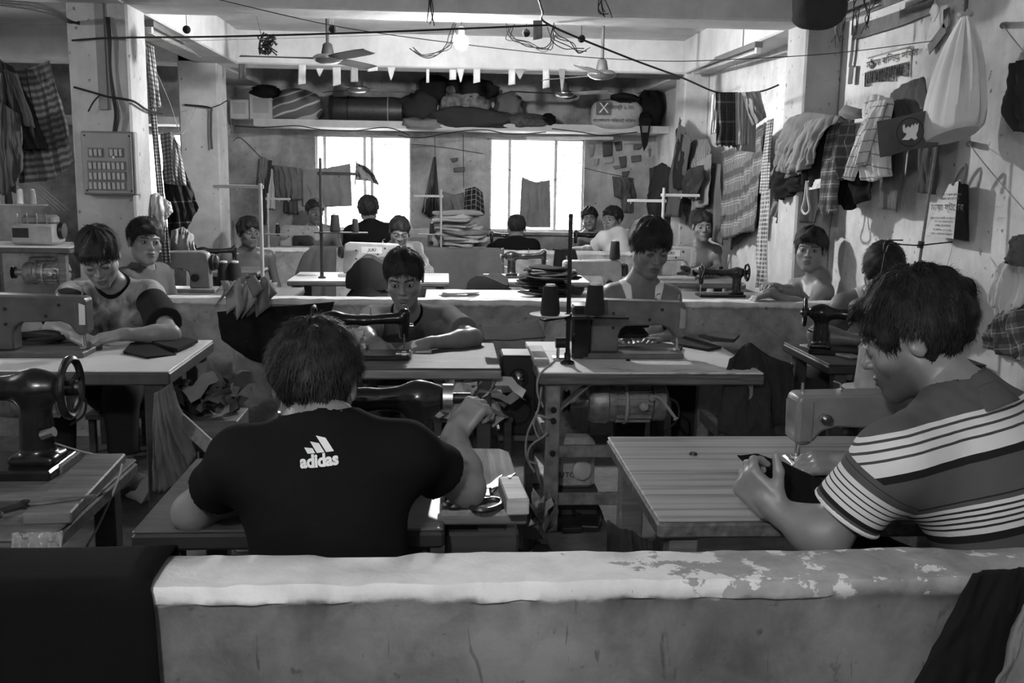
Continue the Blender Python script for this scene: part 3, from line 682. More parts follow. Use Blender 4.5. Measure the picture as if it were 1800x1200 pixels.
# 7 bare shouldered boy leaning on the half wall
p = Person('bare-chested boy glancing back, forearm resting on the middle half wall', J(1424, 438, 5.12), (1.84, 5.18, .33), (-.95, -.15, 0), (-.42, -.9, -.04), -.05, .94, .86,
    sh=(J(1450, 512, 5.04), J(1400, 503, 5.24)), nb=J(1441, 492, 5.13), el=(J(1420, 543, 4.9), J(1392, 515, 5.1)), wr=(J(1352, 514, 4.9), J(1365, 505, 5.0)), hands=({'fwd': (-.9, -.1, -.3), 'curl': (.5, .6, .4)}, None), tone=0.180, hair=dict(th=.017, seed=9, fringe=.006), strands=2700, hh=.0038, hb=.0078)
p.trousers(LUNGI)
# 8 head bowed at the dark table
p = Person('worker in pale vest with head bowed low over the dark table', J(1552, 476, 4.06), (1.72, 4.5, .31), (0, -1, 0), (-.15, -.62, -.77), 0, .98, .98,
    sh=(J(1590, 545, 4.2), J(1484, 534, 4.24)), nb=J(1545, 517, 4.22), el=(J(1622, 598, 3.98), J(1436, 588, 4.0)), wr=(J(1560, 600, 3.88), J(1515, 598, 3.9)), tone=0.139, hair=dict(th=.012, seed=10, low=-.05, messy=.0015), strands=2250, open_=.001, hh=.0038, hb=.0078)
p.tank(fabric('grey_vest', .5)); p.trousers(TROU)
# 9 .. 16 the far rows
p = Person('bare-chested boy by the pillar behind the near row of grey machines', J(438, 409, 7.78), (J(438, 500, 7.95).x, 7.93, .3), (.25, -1, 0), (.5, -.85, -.02), 0, .96, .9, tone=0.107, hair=dict(th=.02, seed=11, fringe=.01, low=-.05, messy=.007), strands=1050, smile=.7, hh=.0046, hb=.0105); p.trousers(LUNGI)
p = Person('bare-chested man half hidden by the thread stand at the left window', J(554, 372, 9.5), (J(560, 500, 9.6).x, 9.62, .42), (.1, -1, 0), (.3, -.95, 0), 0, .98, .98, tone=0.123, hair=dict(th=.014, seed=12), strands=750, hh=.0046, hb=.0105); p.trousers(LUNGI)
p = Person('man in black T-shirt seen from behind against the left window', J(648, 369, 8.75), (J(655, 500, 8.55).x, 8.55, .4), (0, 1, 0), (.1, 1, -.05), 0, .98, .98, sh=(J(618, 408, 8.68), J(686, 405, 8.68)), nb=J(652, 396, 8.68), tone=0.164, hair=dict(th=.02, seed=13, messy=.006, low=-.05), strands=1350, hh=.0046, hb=.0105, open_=.001)
p.tee(TEE_BLK, .7, .014, .009, .003, .058, 8); p.trousers(TROU)
p = Person('small boy smiling down at his work beside the white table', J(702, 406, 7.72), (J(712, 500, 7.9).x, 7.9, .28), (.1, -1, 0), (.12, -.85, -.42), -.05, .93, .85, el=(J(742, 455, 7.65), None), wr=(J(752, 470, 7.3), None), tone=0.197, hair=dict(th=.012, seed=14), strands=750, open_=.0012, smile=.8, hh=.0046, hb=.0105); p.trousers(LUNGI)
p = Person('crop-haired boy in black T-shirt seen from behind at right window', J(908, 400, 8.72), (J(908, 500, 8.55).x, 8.55, .36), (0, 1, 0), (0, 1, -.1), 0, .96, .92, sh=(J(880, 432, 8.66), J(936, 432, 8.66)), nb=J(908, 424, 8.66), el=(J(858, 442, 8.85), None), tone=0.164, hair=dict(th=.009, seed=15, low=-.05), strands=600, hh=.0046, hb=.0105, open_=.001)
p.tee(TEE_BLK, .7, .012, .009, .003, .056, 8); p.trousers(TROU)
p = Person('bare-chested boy facing camera in the corner right of the windows', J(1036, 384, 9.45), (J(1042, 500, 9.6).x, 9.58, .36), (-.1, -1, 0), (-.15, -1, -.03), .08, .9, .82, tone=0.197, hair=dict(th=.016, seed=16, messy=.006), strands=900, hh=.0046, hb=.0105, smile=.4); p.trousers(LUNGI)
p = Person('youth in white T-shirt turning to look back over his arm', J(1076, 386, 8.78), (J(1085, 500, 8.6).x, 8.58, .36), (-.55, .8, 0), (-.62, -.78, 0), 0, .96, .92, sh=(J(1062, 418, 8.62), J(1104, 414, 8.85)), nb=J(1086, 410, 8.72), el=(J(1040, 438, 8.75), None), wr=(J(1012, 438, 9.0), None), tone=0.180, hair=dict(th=.018, seed=17, fringe=.01), strands=1050, hh=.0046, hb=.0105)
p.tee(WHT, .7, .013, .009, .004, .056, 12); p.trousers(TROU)
p = Person('bare-chested boy sewing by the hanging clothes at the right wall', J(1236, 398, 7.2), (J(1230, 500, 7.38).x-.07, 7.38, .3), (0, -1, 0), (-.12, -1, -.06), 0, .9, .84, sh=(J(1258, 440, 7.3), J(1205, 440, 7.3)), nb=J(1232, 432, 7.3), el=(J(1262, 472, 7.15), J(1205, 474, 7.15)), wr=(J(1252, 474, 6.92), J(1232, 474, 6.92)), tone=0.164, hair=dict(th=.015, seed=18), strands=1050, hh=.0046, hb=.0105); p.trousers(LUNGI)
# ------------------------------------------------------------------ lettering
def txt(s, size, m, parent=None, loc=(0, 0, 0), rot=None, name='lettering', shear=0, space=1.0, depth=.0, bold=0, world=False):
    cu = bpy.data.curves.new(name, 'FONT'); cu.body = s; cu.size = size; cu.align_x = 'CENTER'; cu.align_y = 'CENTER'; cu.extrude = depth; cu.shear = shear; cu.space_character = space; cu.offset = bold; cu.resolution_u = 3
    o = bpy.data.objects.new(name, cu); COL.objects.link(o); bpy.context.view_layer.update()
    me = bpy.data.meshes.new_from_object(o.evaluated_get(bpy.context.evaluated_depsgraph_get())); bpy.data.objects.remove(o); bpy.data.curves.remove(cu)
    M = (rot.to_4x4() if rot is not None else Matrix.Identity(4)); M.translation = V(loc); me.transform(M); me.materials.clear()
    return link(name, me, m, parent, world)
INK = mat('black_ink', .02, .7); WINK = mat('white_ink', .8, .7)
RX90 = Matrix.Rotation(math.pi/2, 3, 'X')
# ------------------------------------------------------------------ sewing machines (x from needle to wheel, operator at -y)
def lockstitch(label, loc, rz, s=.8, m=None, plate=None, word=None, group=None, guard=False, pole=True):
    m = m or GRN; o = empty('sewing_machine', loc, label, 'sewing machine', group, rz); o.scale = s if isinstance(s, tuple) else (s, s, s)
    b = MB(); b.cbox((.2, 0, .014), (.5, .178, .028), .006); bed = b.build('bed', m, o)
    MB().box((-.02, 0, .0295), (.06, .05, .003)).build('needle_plate', CHR, bed)
    b = MB(); b.prism([(-.06, .13), (-.058, .262), (-.045, .276), (.36, .286), (.395, .27), (.405, .2), (.41, .028), (.27, .028), (.272, .11), (.262, .142), (.235, .158), (.06, .164), (.02, .15), (.0, .12), (-.02, .1), (-.05, .1)], .1, (0, 0, 0))
    arm = b.build('arm', m, o, smooth=30, bevel=.012)
    b = MB(); b.cbox((-.03, 0, .185), (.058, .108, .165), .014); face = b.build('needle_head', m, o, smooth=40)
    b = MB(); b.cyl((-.03, 0, .31), (-.03, 0, .035), .0045, n=8); b.build('needle_bar', CHR, o, smooth=True)
    b = MB(); b.cyl((-.03, .022, .105), (-.03, .022, .045), .005, n=8); b.box((-.03, .01, .04), (.024, .05, .006)); b.build('presser_foot', CHR, o)
    b = MB(); b.lathe([(.0, -.02), (.05, -.02), (.056, -.012), (.058, .0), (.05, .006), (.048, .02), (.036, .028), (.0, .03)], (.43, 0, .205), (1, 0, 0), 24); b.build('handwheel', DKM, o, smooth=True)
    b = MB(); b.cyl((.02, -.05, .2), (.02, -.078, .2), .017, n=14); b.cyl((.02, -.078, .2), (.02, -.09, .2), .01, n=10); b.build('tension_dial', CHR, o, smooth=True)
    b = MB(); b.cyl((.31, -.05, .1), (.31, -.066, .1), .028, n=16); b.build('stitch_dial', DKM, o, smooth=True)
    b = MB(); b.tube(smooth_pts([(.08, 0, .28), (.08, 0, .305), (.06, 0, .315)], 4), .003, 5); b.cyl((.08, 0, .278), (.08, 0, .29), .009, n=8); b.build('thread_guide', CHR, o)
    b = MB(); b.prism([(-.055, .15), (-.057, .24), (-.03, .25), (-.028, .15)], .002, (0, .0555, 0)); b.build('cover_plate', plate or LGT, o)
    for x, z in ((.06, .24), (.12, .19), (.3, .22), (.3, .15)): MB().cyl((x, .049, z), (x, .054, z), .008, n=10).build('screw', DKM, arm)
    if word:
        for sy in (-1, 1):
            q = MB().box((.17, .0505*sy, .225), (.17, .004, .055)); pl = q.build('badge', mat('badge_grey', .5, .5), o)
            txt(word, .035, INK, pl, (.17, .0535*sy, .225), RX90 if sy < 0 else Matrix.Rotation(math.pi, 3, 'Z') @ RX90, shear=.25, bold=.0008)
    if guard:
        b = MB(); b.cbox((.46, .01, .13), (.09, .16, .26), .012); b.build('belt_guard', BLK, o, smooth=40)
    return o
_vin = None
def vintage(label, loc, rz, s=.8, group=None, wheel=True, m=None):
    """old cast sewing machine with waisted arm"""
    global _vin; m = m or BLK
    if _vin is None:
        n = U(.03, cone((.30, 0, .03), (.30, 0, .2), .042, .034), cone((.30, 0, .205), (.17, 0, .2), .036, .024), cone((.17, 0, .2), (.02, 0, .213), .024, .031), cone((.3, 0, .205), (.34, 0, .205), .036, .033))
        n = U(.012, n, cone((-.005, 0, .24), (-.005, 0, .12), .026, .02), rbox((.3, 0, .035), (.055, .05, .012), .01))
        v, q = extract(n, .006); _vin = npmesh('arm', v, q)
    o = empty('sewing_machine', loc, label, 'sewing machine', group, rz); o.scale = s if isinstance(s, tuple) else (s, s, s)
    b = MB(); b.cbox((.165, 0, .0125), (.39, .18, .025), .005); b.build('bed', m, o)
    me = _vin if m is BLK else _vin.copy()
    if m is not BLK: me.materials.clear()
    a = link('arm', me, m, o)
    MB().prism([(-.022, .105), (-.026, .235), (-.012, .25), (.012, .25), (.022, .235), (.018, .105)], .004, (0, 0, 0), None).build('face_plate', CHR, o)
    b = MB(); b.cyl((-.005, 0, .285), (-.005, 0, .03), .004, n=8); b.build('needle_bar', CHR, o)
    b = MB(); b.cyl((-.005, .018, .13), (-.005, .018, .04), .004, n=8); b.box((-.005, .006, .035), (.02, .04, .005)); b.build('presser_foot', CHR, o)
    MB().box((-.005, 0, .0265), (.07, .06, .003)).build('needle_plate', CHR, o)
    MB().cyl((-.028, -.01, .17), (-.045, -.01, .17), .014, n=12).build('tension_dial', CHR, o, smooth=True)
    MB().cyl((.14, 0, .22), (.14, 0, .275), .003, n=6).build('spool_pin', CHR, o)
    MB().tube(smooth_pts([(-.005, -.02, .2), (-.02, -.03, .27), (.01, -.03, .24), (-.01, -.025, .16)], 4), .0025, 5).build('take_up_lever', CHR, o)
    if wheel:
        b = MB(); b.torus((.385, 0, .205), (1, 0, 0), .068, .0095, 28, 8); w = b.build('handwheel', m, o, smooth=True)
        b = MB()
        for k in range(3):
            a_ = 2*math.pi*k/3+.4; d = V(0, math.cos(a_), math.sin(a_)); b.beam(V(.38, 0, .205)+d*.015, V(.385, 0, .205)+d*.064, .012, .01)
        b.cyl((.35, 0, .205), (.4, 0, .205), .02, n=14); b.build('wheel_spokes', m, w, smooth=True)
        MB().cyl((.4, 0, .205), (.408, 0, .205), .016, n=14).build('clutch_knob', CHR, w, smooth=True)
    else:
        MB().cyl((.36, 0, .205), (.385, 0, .205), .036, n=18).build('wheel_hub', CHR, o, smooth=True); MB().cyl((.385, 0, .205), (.43, 0, .205), .014, n=12).build('shaft', DKM, o, smooth=True)
    b = MB(); b.cyl((.33, -.045, .1), (.36, -.05, .11), .012, n=10); b.build('bobbin_winder', CHR, o)
    return o
def overlock(label, loc, rz, s=.9):
    o = empty('overlock_machine', loc, label, 'sewing machine', None, rz); o.scale = (s, s, s)
    MB().cbox((0, 0, .07), (.27, .2, .13), .015).build('body', LGT, o, smooth=40)
    MB().cbox((.02, 0, .16), (.2, .12, .06), .015).build('upper_arm', GRN, o, smooth=40)
    b = MB(); [b.cyl((-.1+.06*k, -.06, .13), (-.1+.06*k, -.06, .2), .004, n=6) for k in range(4)]; b.build('thread_posts', CHR, o)
    MB().cbox((-.07, -.102, .08), (.1, .006, .06), .002).build('looper_cover', DKM, o); MB().lathe([(.0, 0), (.05, 0), (.055, .01), (.05, .03), (0, .032)], (.135, 0, .09), (1, 0, 0), 20).build('handwheel', DKM, o, smooth=True)
    MB().cyl((-.1, -.05, .13), (-.1, -.05, .04), .004, n=6).build('needle_bar', CHR, o)
    return o
# ------------------------------------------------------------------ thread cones and stands
def spool(label, p, s=1.0, m=None, group=None, tall=.11, r=.034, disc=None):
    o = empty('thread_spool', p, label, 'thread spool', group); o.scale = (s, s, s)
    MB().lathe([(r*.9, 0), (r, .006), (r, .012), (r*.78, tall-.006), (r*.7, tall)], n=18).build('thread', m or THREAD, o, smooth=True)
    MB().lathe([(.008, tall-.002), (r*.52, tall-.002), (r*.5, tall+.007), (.006, tall+.008)], n=12).build('cone_tip', WHP, o, smooth=True)
    if disc: MB().lathe([(0, -.006), (disc*.75, -.006), (disc, .001), (disc, .003), (disc*.7, -.002), (0, -.001)], n=24).build('foam_disc', disc_m, o, smooth=True)
    return o
disc_m = mat('white_saucer', .6, .5)
def thread_stand(label, base, h, arms, m=DKM, r=.007, tray=None, rz=0):
    """pole; arms = [(height, length, angle)]"""
    o = empty('thread_stand', base, label, 'thread stand', None, rz)
    MB().cyl((0, 0, 0), (0, 0, h), r, n=10).build('pole', m, o, smooth=True)
    MB().lathe([(.026, 0), (.026, .008), (.012, .014), (.012, .04)], n=14).build('foot', m, o, smooth=True)
    for z, L, a, kind in arms:
        d = V(math.cos(a), math.sin(a), 0); b = MB()
        if kind == 'tray':
            b.beam(-d*L*.15+V(0, 0, z), d*L+V(0, 0, z), .07, .008, ch=.003); b.build('spool_tray', m, o)
        else:
            b.beam(-d*.02+V(0, 0, z), d*L+V(0, 0, z), .014, .02, ch=.002); [b.cyl(d*L*k+V(0, 0, z-.012), d*L*k+V(0, 0, z-.022), .004, n=6) for k in (.5, .9)]; b.build('guide_arm', m, o)
        MB().cyl((0, 0, z-.014), (0, 0, z+.014), .013, n=10).build('clamp', m, o, smooth=True)
    return o
# ------------------------------------------------------------------ tables
LAMW = mat('white_laminate', .72, .28, 0, .12, 4); EDGE = mat('table_edge', .07, .5, 0, .4, 20)
def table(label, x0, x1, y0, y1, top, edge=None, legs=None, z=.6, th=.034, legw=.05, rails=(.1,), name='work_table', inset=.06, front=None):
    o = empty(name, ((x0+x1)/2, (y0+y1)/2, 0), label, 'table'); c = V((x0+x1)/2, (y0+y1)/2, 0); edge = edge or EDGE; legs = legs or DARKW
    MB().cbox((0, 0, z-.0035), (x1-x0-.004, y1-y0-.004, .007), .003).build('tabletop', top, o)
    MB().cbox((0, 0, z-.007-th/2), (x1-x0, y1-y0, th), .006).build('edge_band', edge, o)
    hx, hy = (x1-x0)/2-inset, (y1-y0)/2-.05
    for sx in (-1, 1):
        for sy in (-1, 1): MB().cbox((sx*hx, sy*hy, (z-.007-th)/2), (legw, legw, z-.007-th), .004).build('leg', legs, o)
        for rz_ in rails: MB().cbox((sx*hx, 0, rz_), (legw*.7, 2*hy-legw*.5, .05), .004).build('side_rail', legs, o)
    if front:
        for rz_ in front: MB().cbox((0, -hy, rz_), (2*hx-legw*.5, .02, .045), .003).build('front_rail', legs, o)
    return o
def clutch_motor(label, p, s=1.0, rz=0):
    o = empty('clutch_motor', p, label, 'motor', None, rz); o.scale = (s, s, s); C2 = mat('cast_aluminium', .3, .45, .5, .4, 30, .2, 60)
    MB().lathe([(.03, -.12), (.07, -.12), (.082, -.1), (.085, -.05), (.078, -.045), (.078, -.02)], axis=(1, 0, 0), n=24).build('end_bell', C2, o, smooth=40)
    b = MB(); b.cyl((-.02, 0, 0), (.12, 0, 0), .072, n=24)
    for k in range(18): a = 2*math.pi*k/18; b.box((.05, .076*math.cos(a), .076*math.sin(a)), (.13, .004, .014), Matrix.Rotation(a-math.pi/2, 3, 'X'))
    b.build('finned_body', C2, o)
    MB().lathe([(.06, .12), (.075, .125), (.075, .17), (.05, .185), (.02, .188)], axis=(1, 0, 0), n=24).build('fan_cover', C2, o, smooth=40)
    MB().lathe([(.02, -.21), (.045, -.21), (.035, -.2), (.045, -.19), (.02, -.188)], axis=(1, 0, 0), n=20).build('pulley', DKM, o, smooth=40)
    MB().cyl((-.2, 0, 0), (-.11, 0, 0), .024, n=14).build('shaft_housing', C2, o, smooth=True)
    b = MB(); b.cbox((0, 0, .1), (.16, .07, .025), .004); b.cbox((-.05, 0, .085), (.03, .05, .04), .003); b.build('mount', C2, o)
    b = MB(); b.torus((.02, 0, 0), (1, 0, 0), .082, .007, 24, 6); b.build('strap', mat('rag', .4, .9), o)
    b = MB(); b.tube(smooth_pts([(.1, -.08, .03), (.12, -.1, .04), (.15, -.09, .02), (.19, -.1, -.03), (.2, -.1, -.045)], 4), [.006]*16+[.012], 5); b.sphere((.11, -.085, .03), .014, 8, 6); b.sphere((.08, -.09, .0), .02, 8, 6, (1, 1, 1)); b.build('rag_knot', mat('rag', .4, .9), o, smooth=True)
    MB().tube(smooth_pts([(.17, 0, .02), (.22, -.03, .0), (.22, -.05, -.06), (.17, -.06, -.1)], 5), .005, 6).build('cable', WIRE, o)
    return o
# near row, workers with their backs to the camera
t = NT('striped_laminate'); c = t.coord(); y = t.sep(c, 1); w = t.noise(t.mapn(c, (.5, 22, 1)), 2.2, 3, .6, .15); w2 = t.noise(t.mapn(c, (.8, 90, 1)), 2, 2)
t.grey(t.math('MULTIPLY', t.math('MULTIPLY', t.ramp(w, [(.36, .45), (.5, 1), (.7, 1.12)]), t.ramp(w2, [(.3, .88), (.7, 1.08)])), .33)).set(.34, 0, .5); STRIPE = t.m
T3 = table('striped laminate table with chipped edge in front of the striped-shirt man', .43, 1.36, 1.9, 2.56, STRIPE, mat('chipped_edge', .11, .5, 0, .7, 45, .4, 40), MIDW, legw=.06)
for x, y in ((.62, 2.38), (.74, 2.0)): MB().lathe([(.011, 0), (.009, .005), (0, .006)], (x-.895, y-2.23, .6), n=10).build('bolt_head', DKM, T3, smooth=True)
T2 = table('low dark wooden table under the black T-shirt boy with elbow on it', -.6, .0, 1.86, 2.36, wood('table_plank', .075, (1.2, 12, 12), .5, .4), mat('dark_edge', .02, .5), DARKW)
T2b = empty('cutting_board', (.075, 2.14, .6), 'worn pale wooden board with rounded corner under the scissors', 'board')
WB = wood('worn_board', .3, (14, 1, 12), .4, .8)
MB().prism([(-.085, -.23), (.085, -.23), (.092, -.21), (.08, .2), (.06, .23), (-.085, .235)], .02, (0, 0, .01), Matrix.Rotation(-math.pi/2, 3, 'X')).build('board', WB, T2b, bevel=.004)
MB().cbox((.0, -.222, .0), (.18, .02, .022), .004).build('front_strip', MIDW, T2b); MB().cbox((.0, -.1, -.11), (.15, .22, .15), .006).build('drawer', DARKW, T2b)
MB().cbox((.02, 0, -.3), (.05, .05, .6), .004).build('support_post', DARKW, T2b); MB().cbox((.02, 0, -.03), (.06, .4, .04), .004).build('batten', DARKW, T2b)
T1 = table('rough wooden table with raised side board at lower left under the handwheel', -1.55, -.735, 1.82, 2.36, wood('rough_wood', .14, (1, 14, 14), .5, .7, .4), wood('rough_edge', .1, (1, 14, 14), .5, .7, .4), DARKW)
MB().cbox((.36, .02, .612), (.09, .42, .024), .003, Matrix.Rotation(.06, 3, 'Z')).build('raised_board', MIDW, T1); MB().cbox((.1, .2, .611), (.36, .12, .022), .003).build('raised_board', wood('rough_wood', .14), T1)
MB().cbox((-.1, -.06, .606), (.5, .3, .012), .003, Matrix.Rotation(-.08, 3, 'Z')).build('inlay_board', DARKW, T1)
# far row of the first bay, workers facing the camera
T4 = table('white laminate table with dark edge on the left, cloth scraps on top', -1.95, -.95, 3.44, 4.1, LAMW, EDGE, DARKW, th=.045, legw=.07, rails=(.1, .25))
T5 = table('wood-grained table with worn pale edge at the staring boy', -.58, .2, 3.5, 4.06, wood('veneer', .085, (1.2, 14, 14), .5, .62, .05), wood('worn_edge', .24, (1, 10, 10), .4), DARKW)
t = NT('worn_white_top'); c = t.coord(); n = t.noise(t.mapn(c, (3, 25, 1)), 4, 5, .6); n2 = t.noise(c, 6, 5); t.grey(t.mix(t.ramp(t.math('MULTIPLY', n, n2), [(.14, 1), (.2, 0)]), .68, .25)).set(.5); WORNW = t.m
T6 = table('worn white-topped industrial sewing table on riveted iron frame', .33, 1.14, 3.43, 4.1, WORNW, wood('gouged_edge', .13, (1, 8, 20), .7), IRON, legw=.05, rails=(.12, .3), front=(.12, .3), th=.04, inset=.055)
for x, z in ((-.35, .12), (-.35, .3), (-.35, .42), (-.35, .46), (.35, .12), (.35, .3)): MB().cyl((x, -.31, z), (x, -.322, z), .011, n=10).build('bolt', DKM, T6)
MB().beam((-.35, -.29, .44), (-.2, -.25, .555), .04, .008).build('brace', IRON, T6)
MB().cbox((-.385, -.06, .612), (.055, .3, .025), .003).build('raised_strip', PALEW, T6)
T7 = table('dark low wooden table at the right wall under the bowed worker', 1.44, 2.06, 3.6, 4.12, wood('blackened_wood', .035), mat('black_edge', .02, .5), DARKW)
MB().cbox((-.21, .0, .606), (.05, .3, .01), .002, Matrix.Rotation(.35, 3, 'Z')).build('pale_strip', PALEW, T7)
# second and third bays
TB = [(1.3, 2.0, 5.5, 6.0, 'MIDW', 'wooden table behind the glancing boy at the right wall'), (-1.62, -.85, 5.55, 6.05, 'MIDW', 'wooden table behind the middle half wall at the left pillar'), (-.12, 1.15, 5.5, 6.0, 'LAMW', 'pale table behind the middle half wall beside the dark cloth heap'),
      (-1.02, .02, 6.45, 7.02, 'LAMW', 'white table with dark edge in front of the smiling small boy'), (.26, .95, 6.5, 7.02, 'LAMW', 'small white table under the black machine before the far half wall'),
      (1.35, 2.0, 6.5, 7.02, 'MIDW', 'wooden table of the bare-chested boy at the right wall'), (-1.55, -.6, 8.95, 9.45, 'LAMW', 'white bench table below the left window'),
      (-.5, .25, 8.95, 9.45, 'MIDW', 'bench table between the two windows under folded cloth'), (.3, .95, 8.95, 9.45, 'LAMW', 'bench table below the right window'), (1.05, 1.75, 8.95, 9.45, 'MIDW', 'bench table in the far right corner'), (-1.75, -1.3, 6.95, 7.4, 'MIDW', 'small wooden table beside the pillar boy')]
for x0, x1, y0, y1, m, lb in TB: table(lb, x0, x1, y0, y1, globals()[m], EDGE, DARKW, th=.03)
TH = table('tall table with overlock machine in the left aisle', -3.05, -2.35, 6.4, 6.9, LAMW, EDGE, MIDW, z=.80, rails=(.55,), legw=.05)
clutch_motor('dark motor under the overlock table in the left aisle', (-2.6, 6.6, .62), .9)
# machines
def on(x, y, Z=.6): return tuple(px(x, y, Z=Z))
lockstitch('grey industrial machine in front of the striped-shirt man', (px(1404, 815, Y=2.25)[0]+.022, 2.25, .6), 0, (.82, .76, .68), GRN)
vintage('black machine partly hidden by the black T-shirt boy, without its wheel', (-.33, 2.2, .6), 0, .9, None, False)
vintage('black machine with large handwheel at the lower left edge', (-1.21, 2.26, .6), 0, .95)
lockstitch('dark grey machine on the left white table with pale plate', (-1.36, 3.74, .6), math.pi, .8, mat('dark_grey_enamel', .07, .4, 0, .3, 14), WHP)
vintage('black machine with waisted arm in front of the staring boy', (-.16, 3.72, .6), math.pi, (.86, .8, .7))
lockstitch('grey industrial machine with black belt guard in front of vest man', (.87, 3.76, .6), math.pi, .78, mat('mid_grey_enamel', .12, .4, 0, .3, 14), None, None, None, True)
vintage('black machine with upright wheel on the dark right table', (1.73, 3.8, .6), math.pi*.9, .78)
lockstitch('grey machine behind the middle half wall beside the smiling boy', (-1.68, 5.8, .6), 0, .82, mat('beige_enamel', .2, .4, 0, .2, 12))
lockstitch('pale machine behind the vest man over the middle half wall', (.72, 5.75, .6), 0, .74, LGT)
lockstitch('pale machine with dark lettering by the smiling small boy', (-.36, 6.75, .6), math.pi, .8, LGT, None, 'JUKI')
lockstitch('pale machine with dark lettering at the bare-chested boy by right wall', (1.66, 6.75, .6), math.pi, .8, LGT, None, 'JUKI')
vintage('black machine on the small white table before the far half wall', (.66, 6.75, .6), math.pi, .72)
vintage('black machine behind the middle half wall left of the glancing boy', (1.5, 5.75, .6), .0, .7)
lockstitch('pale machine on the bench below the left window', (-1.2, 9.2, .6), math.pi, .75, LGT)
lockstitch('pale machine beside the folded cloth between the windows', (-.35, 9.15, .6), 0, .7, LGT)
vintage('small black machine by the youth in white T-shirt', (1.2, 9.2, .6), 0, .75)
vintage('small black machine at the crop-haired boy below right window', (.42, 9.2, .6), 0, .7)
vintage('black machine on the small table beside the pillar boy', (px(412, 470, Y=7.2)[0], 7.2, .6), math.pi, (.72, .7, .62))
overlock('pale overlock machine on the tall table in the left aisle', (-2.62, 6.62, .8), 0, 1.0)
clutch_motor('ribbed cast motor tied with rag under the white-topped table', (.66, 3.68, .44), 1.0)
clutch_motor('dark motor under the left white table', (-1.55, 3.75, .44), .95)
# stools
st = None
for i, (x, y, h) in enumerate([(P1.pv.x, 1.68, .22), (P2.pv.x, 1.76, .22), (P3.pv.x, 4.62, .22), (P5.pv.x, 4.62, .22), (P6.pv.x, 4.64, .24)]):
    lb = ['low wooden stool under the black T-shirt boy', 'low wooden stool under the striped-shirt man', 'low wooden stool under the boy in printed T-shirt', 'low wooden stool under the staring boy', 'low wooden stool under the man in white vest'][i]
    if st is None:
        st = empty('stool', (0, 0, 0), lb, 'stool', 'low stools of the workers'); MB().cbox((0, 0, .185), (.24, .2, .03), .004).build('seat', DARKW, st)
        for sx in (-1, 1):
            for sy in (-1, 1): MB().cbox((sx*.095, sy*.075, .085), (.03, .03, .17), .003).build('leg', DARKW, st)
        o = st
    else: o = copy_tree(st); o['label'] = lb
    o.location = (x, y, 0); o.scale.z = h/.22*.93
# ------------------------------------------------------------------ cloth
def pl(pts, plane):
    """pixels -> points on a vertical plane ('X', x) or ('Y', y) that the cloth hangs in"""
    k, d = plane; return [V(px(a, b, **{k: d+(c[0] if c else 0)})) for a, b, *c in pts]
def resample(p, n):
    L = [0]
    for i in range(len(p)-1): L.append(L[-1]+(p[i+1]-p[i]).length)
    out = []
    for j in range(n+1):
        t = L[-1]*j/n; i = max(k for k in range(len(L)) if L[k] <= t+1e-9); i = min(i, len(p)-2); out.append(p[i].lerp(p[i+1], (t-L[i])/max(L[i+1]-L[i], 1e-6)))
    return out
_cs = 0
def cloth_mesh(name, top, bot, nrm, folds=5, amp=.012, bulge=0, nu=36, nv=26, ragged=.0, seed=0, sway=.0, topamp=.25, sag_=0.0, rnd=.5):
    r = random.Random(seed*7+3); T = resample(top, nu); B = resample(bot, nu); nrm = V(nrm).normalized(); ph = r.random()*6.28; ph2 = r.random()*6.28; ph3 = r.random()*6.28
    W_ = sum((T[i+1]-T[i]).length+(B[i+1]-B[i]).length for i in range(nu))/2; vs, fs, uv = [], [], []
    for j in range(nv+1):
        v = j/nv
        for i in range(nu+1):
            u = i/nu; p = T[i].lerp(B[i], v); am = amp*(topamp+(1-topamp)*v**.8)
            uu = u+.035*math.sin(5*v+ph2)+.02*math.sin(11*v+ph3)
            o = am*(.45*math.sin(2*math.pi*folds*uu+ph)+1.7*mnoise.noise((uu*folds*1.9, v*1.1, seed*1.7))+1.0*mnoise.noise((uu*folds*4.3, v*1.9+seed, seed*.9))+.25*math.sin(2*math.pi*folds*3.1*uu+ph3+3*v))
            o += amp*(1.0*mnoise.noise((u*5+seed, v*2.2, seed*.7))+.9*abs(mnoise.noise((u*11+seed*2, v*3.2+u*2, seed*1.3)))+.3*mnoise.noise((u*22, v*9, seed)))
            if bulge: o += bulge*math.sin(math.pi*min(1, max(0, u)))**.6*(.35+.65*math.sin(math.pi*min(1, .12+.78*v)))
            if sag_: p = p-V(0, 0, sag_*4*u*(1-u)*v)
            if ragged and j == nv: p = p-V(0, 0, ragged*r.random())
            vs.append(p+nrm*o); uv.append((u*W_, (T[i]-B[i]).length*v))
    for j in range(nv):
        for i in range(nu): a = j*(nu+1)+i; fs.append((a, a+nu+1, a+nu+2, a+1))
    me = bpy.data.meshes.new(name); me.from_pydata(vs, [], fs); ul = me.uv_layers.new(name='UVMap')
    ul.data.foreach_set('uv', [c for lp in me.loops for c in uv[lp.vertex_index]]); me.update(); me.shade_smooth(); return me
def sheet(name, label, cat, top, bot, plane, m, folds=5, amp=.012, bulge=0, group=None, parent=None, th=.004, nrm=None, **k):
    global _cs; _cs += 1
    T, B = (pl(top, plane), pl(bot, plane)) if plane else ([V(q) for q in top], [V(q) for q in bot])
    nrm = nrm or ((-1, 0, 0) if plane and plane[0] == 'X' else (0, -1, 0))
    me = cloth_mesh(name, T, B, nrm, folds, amp, bulge, seed=_cs, **k); o = link(name, me, m, parent, parent is not None and plane is not None)
    if parent is None: tag(o, label, cat, group)
    elif label: o['label'] = label
    if th: s = o.modifiers.new('thickness', 'SOLIDIFY'); s.thickness = th; s.offset = 0
    return o
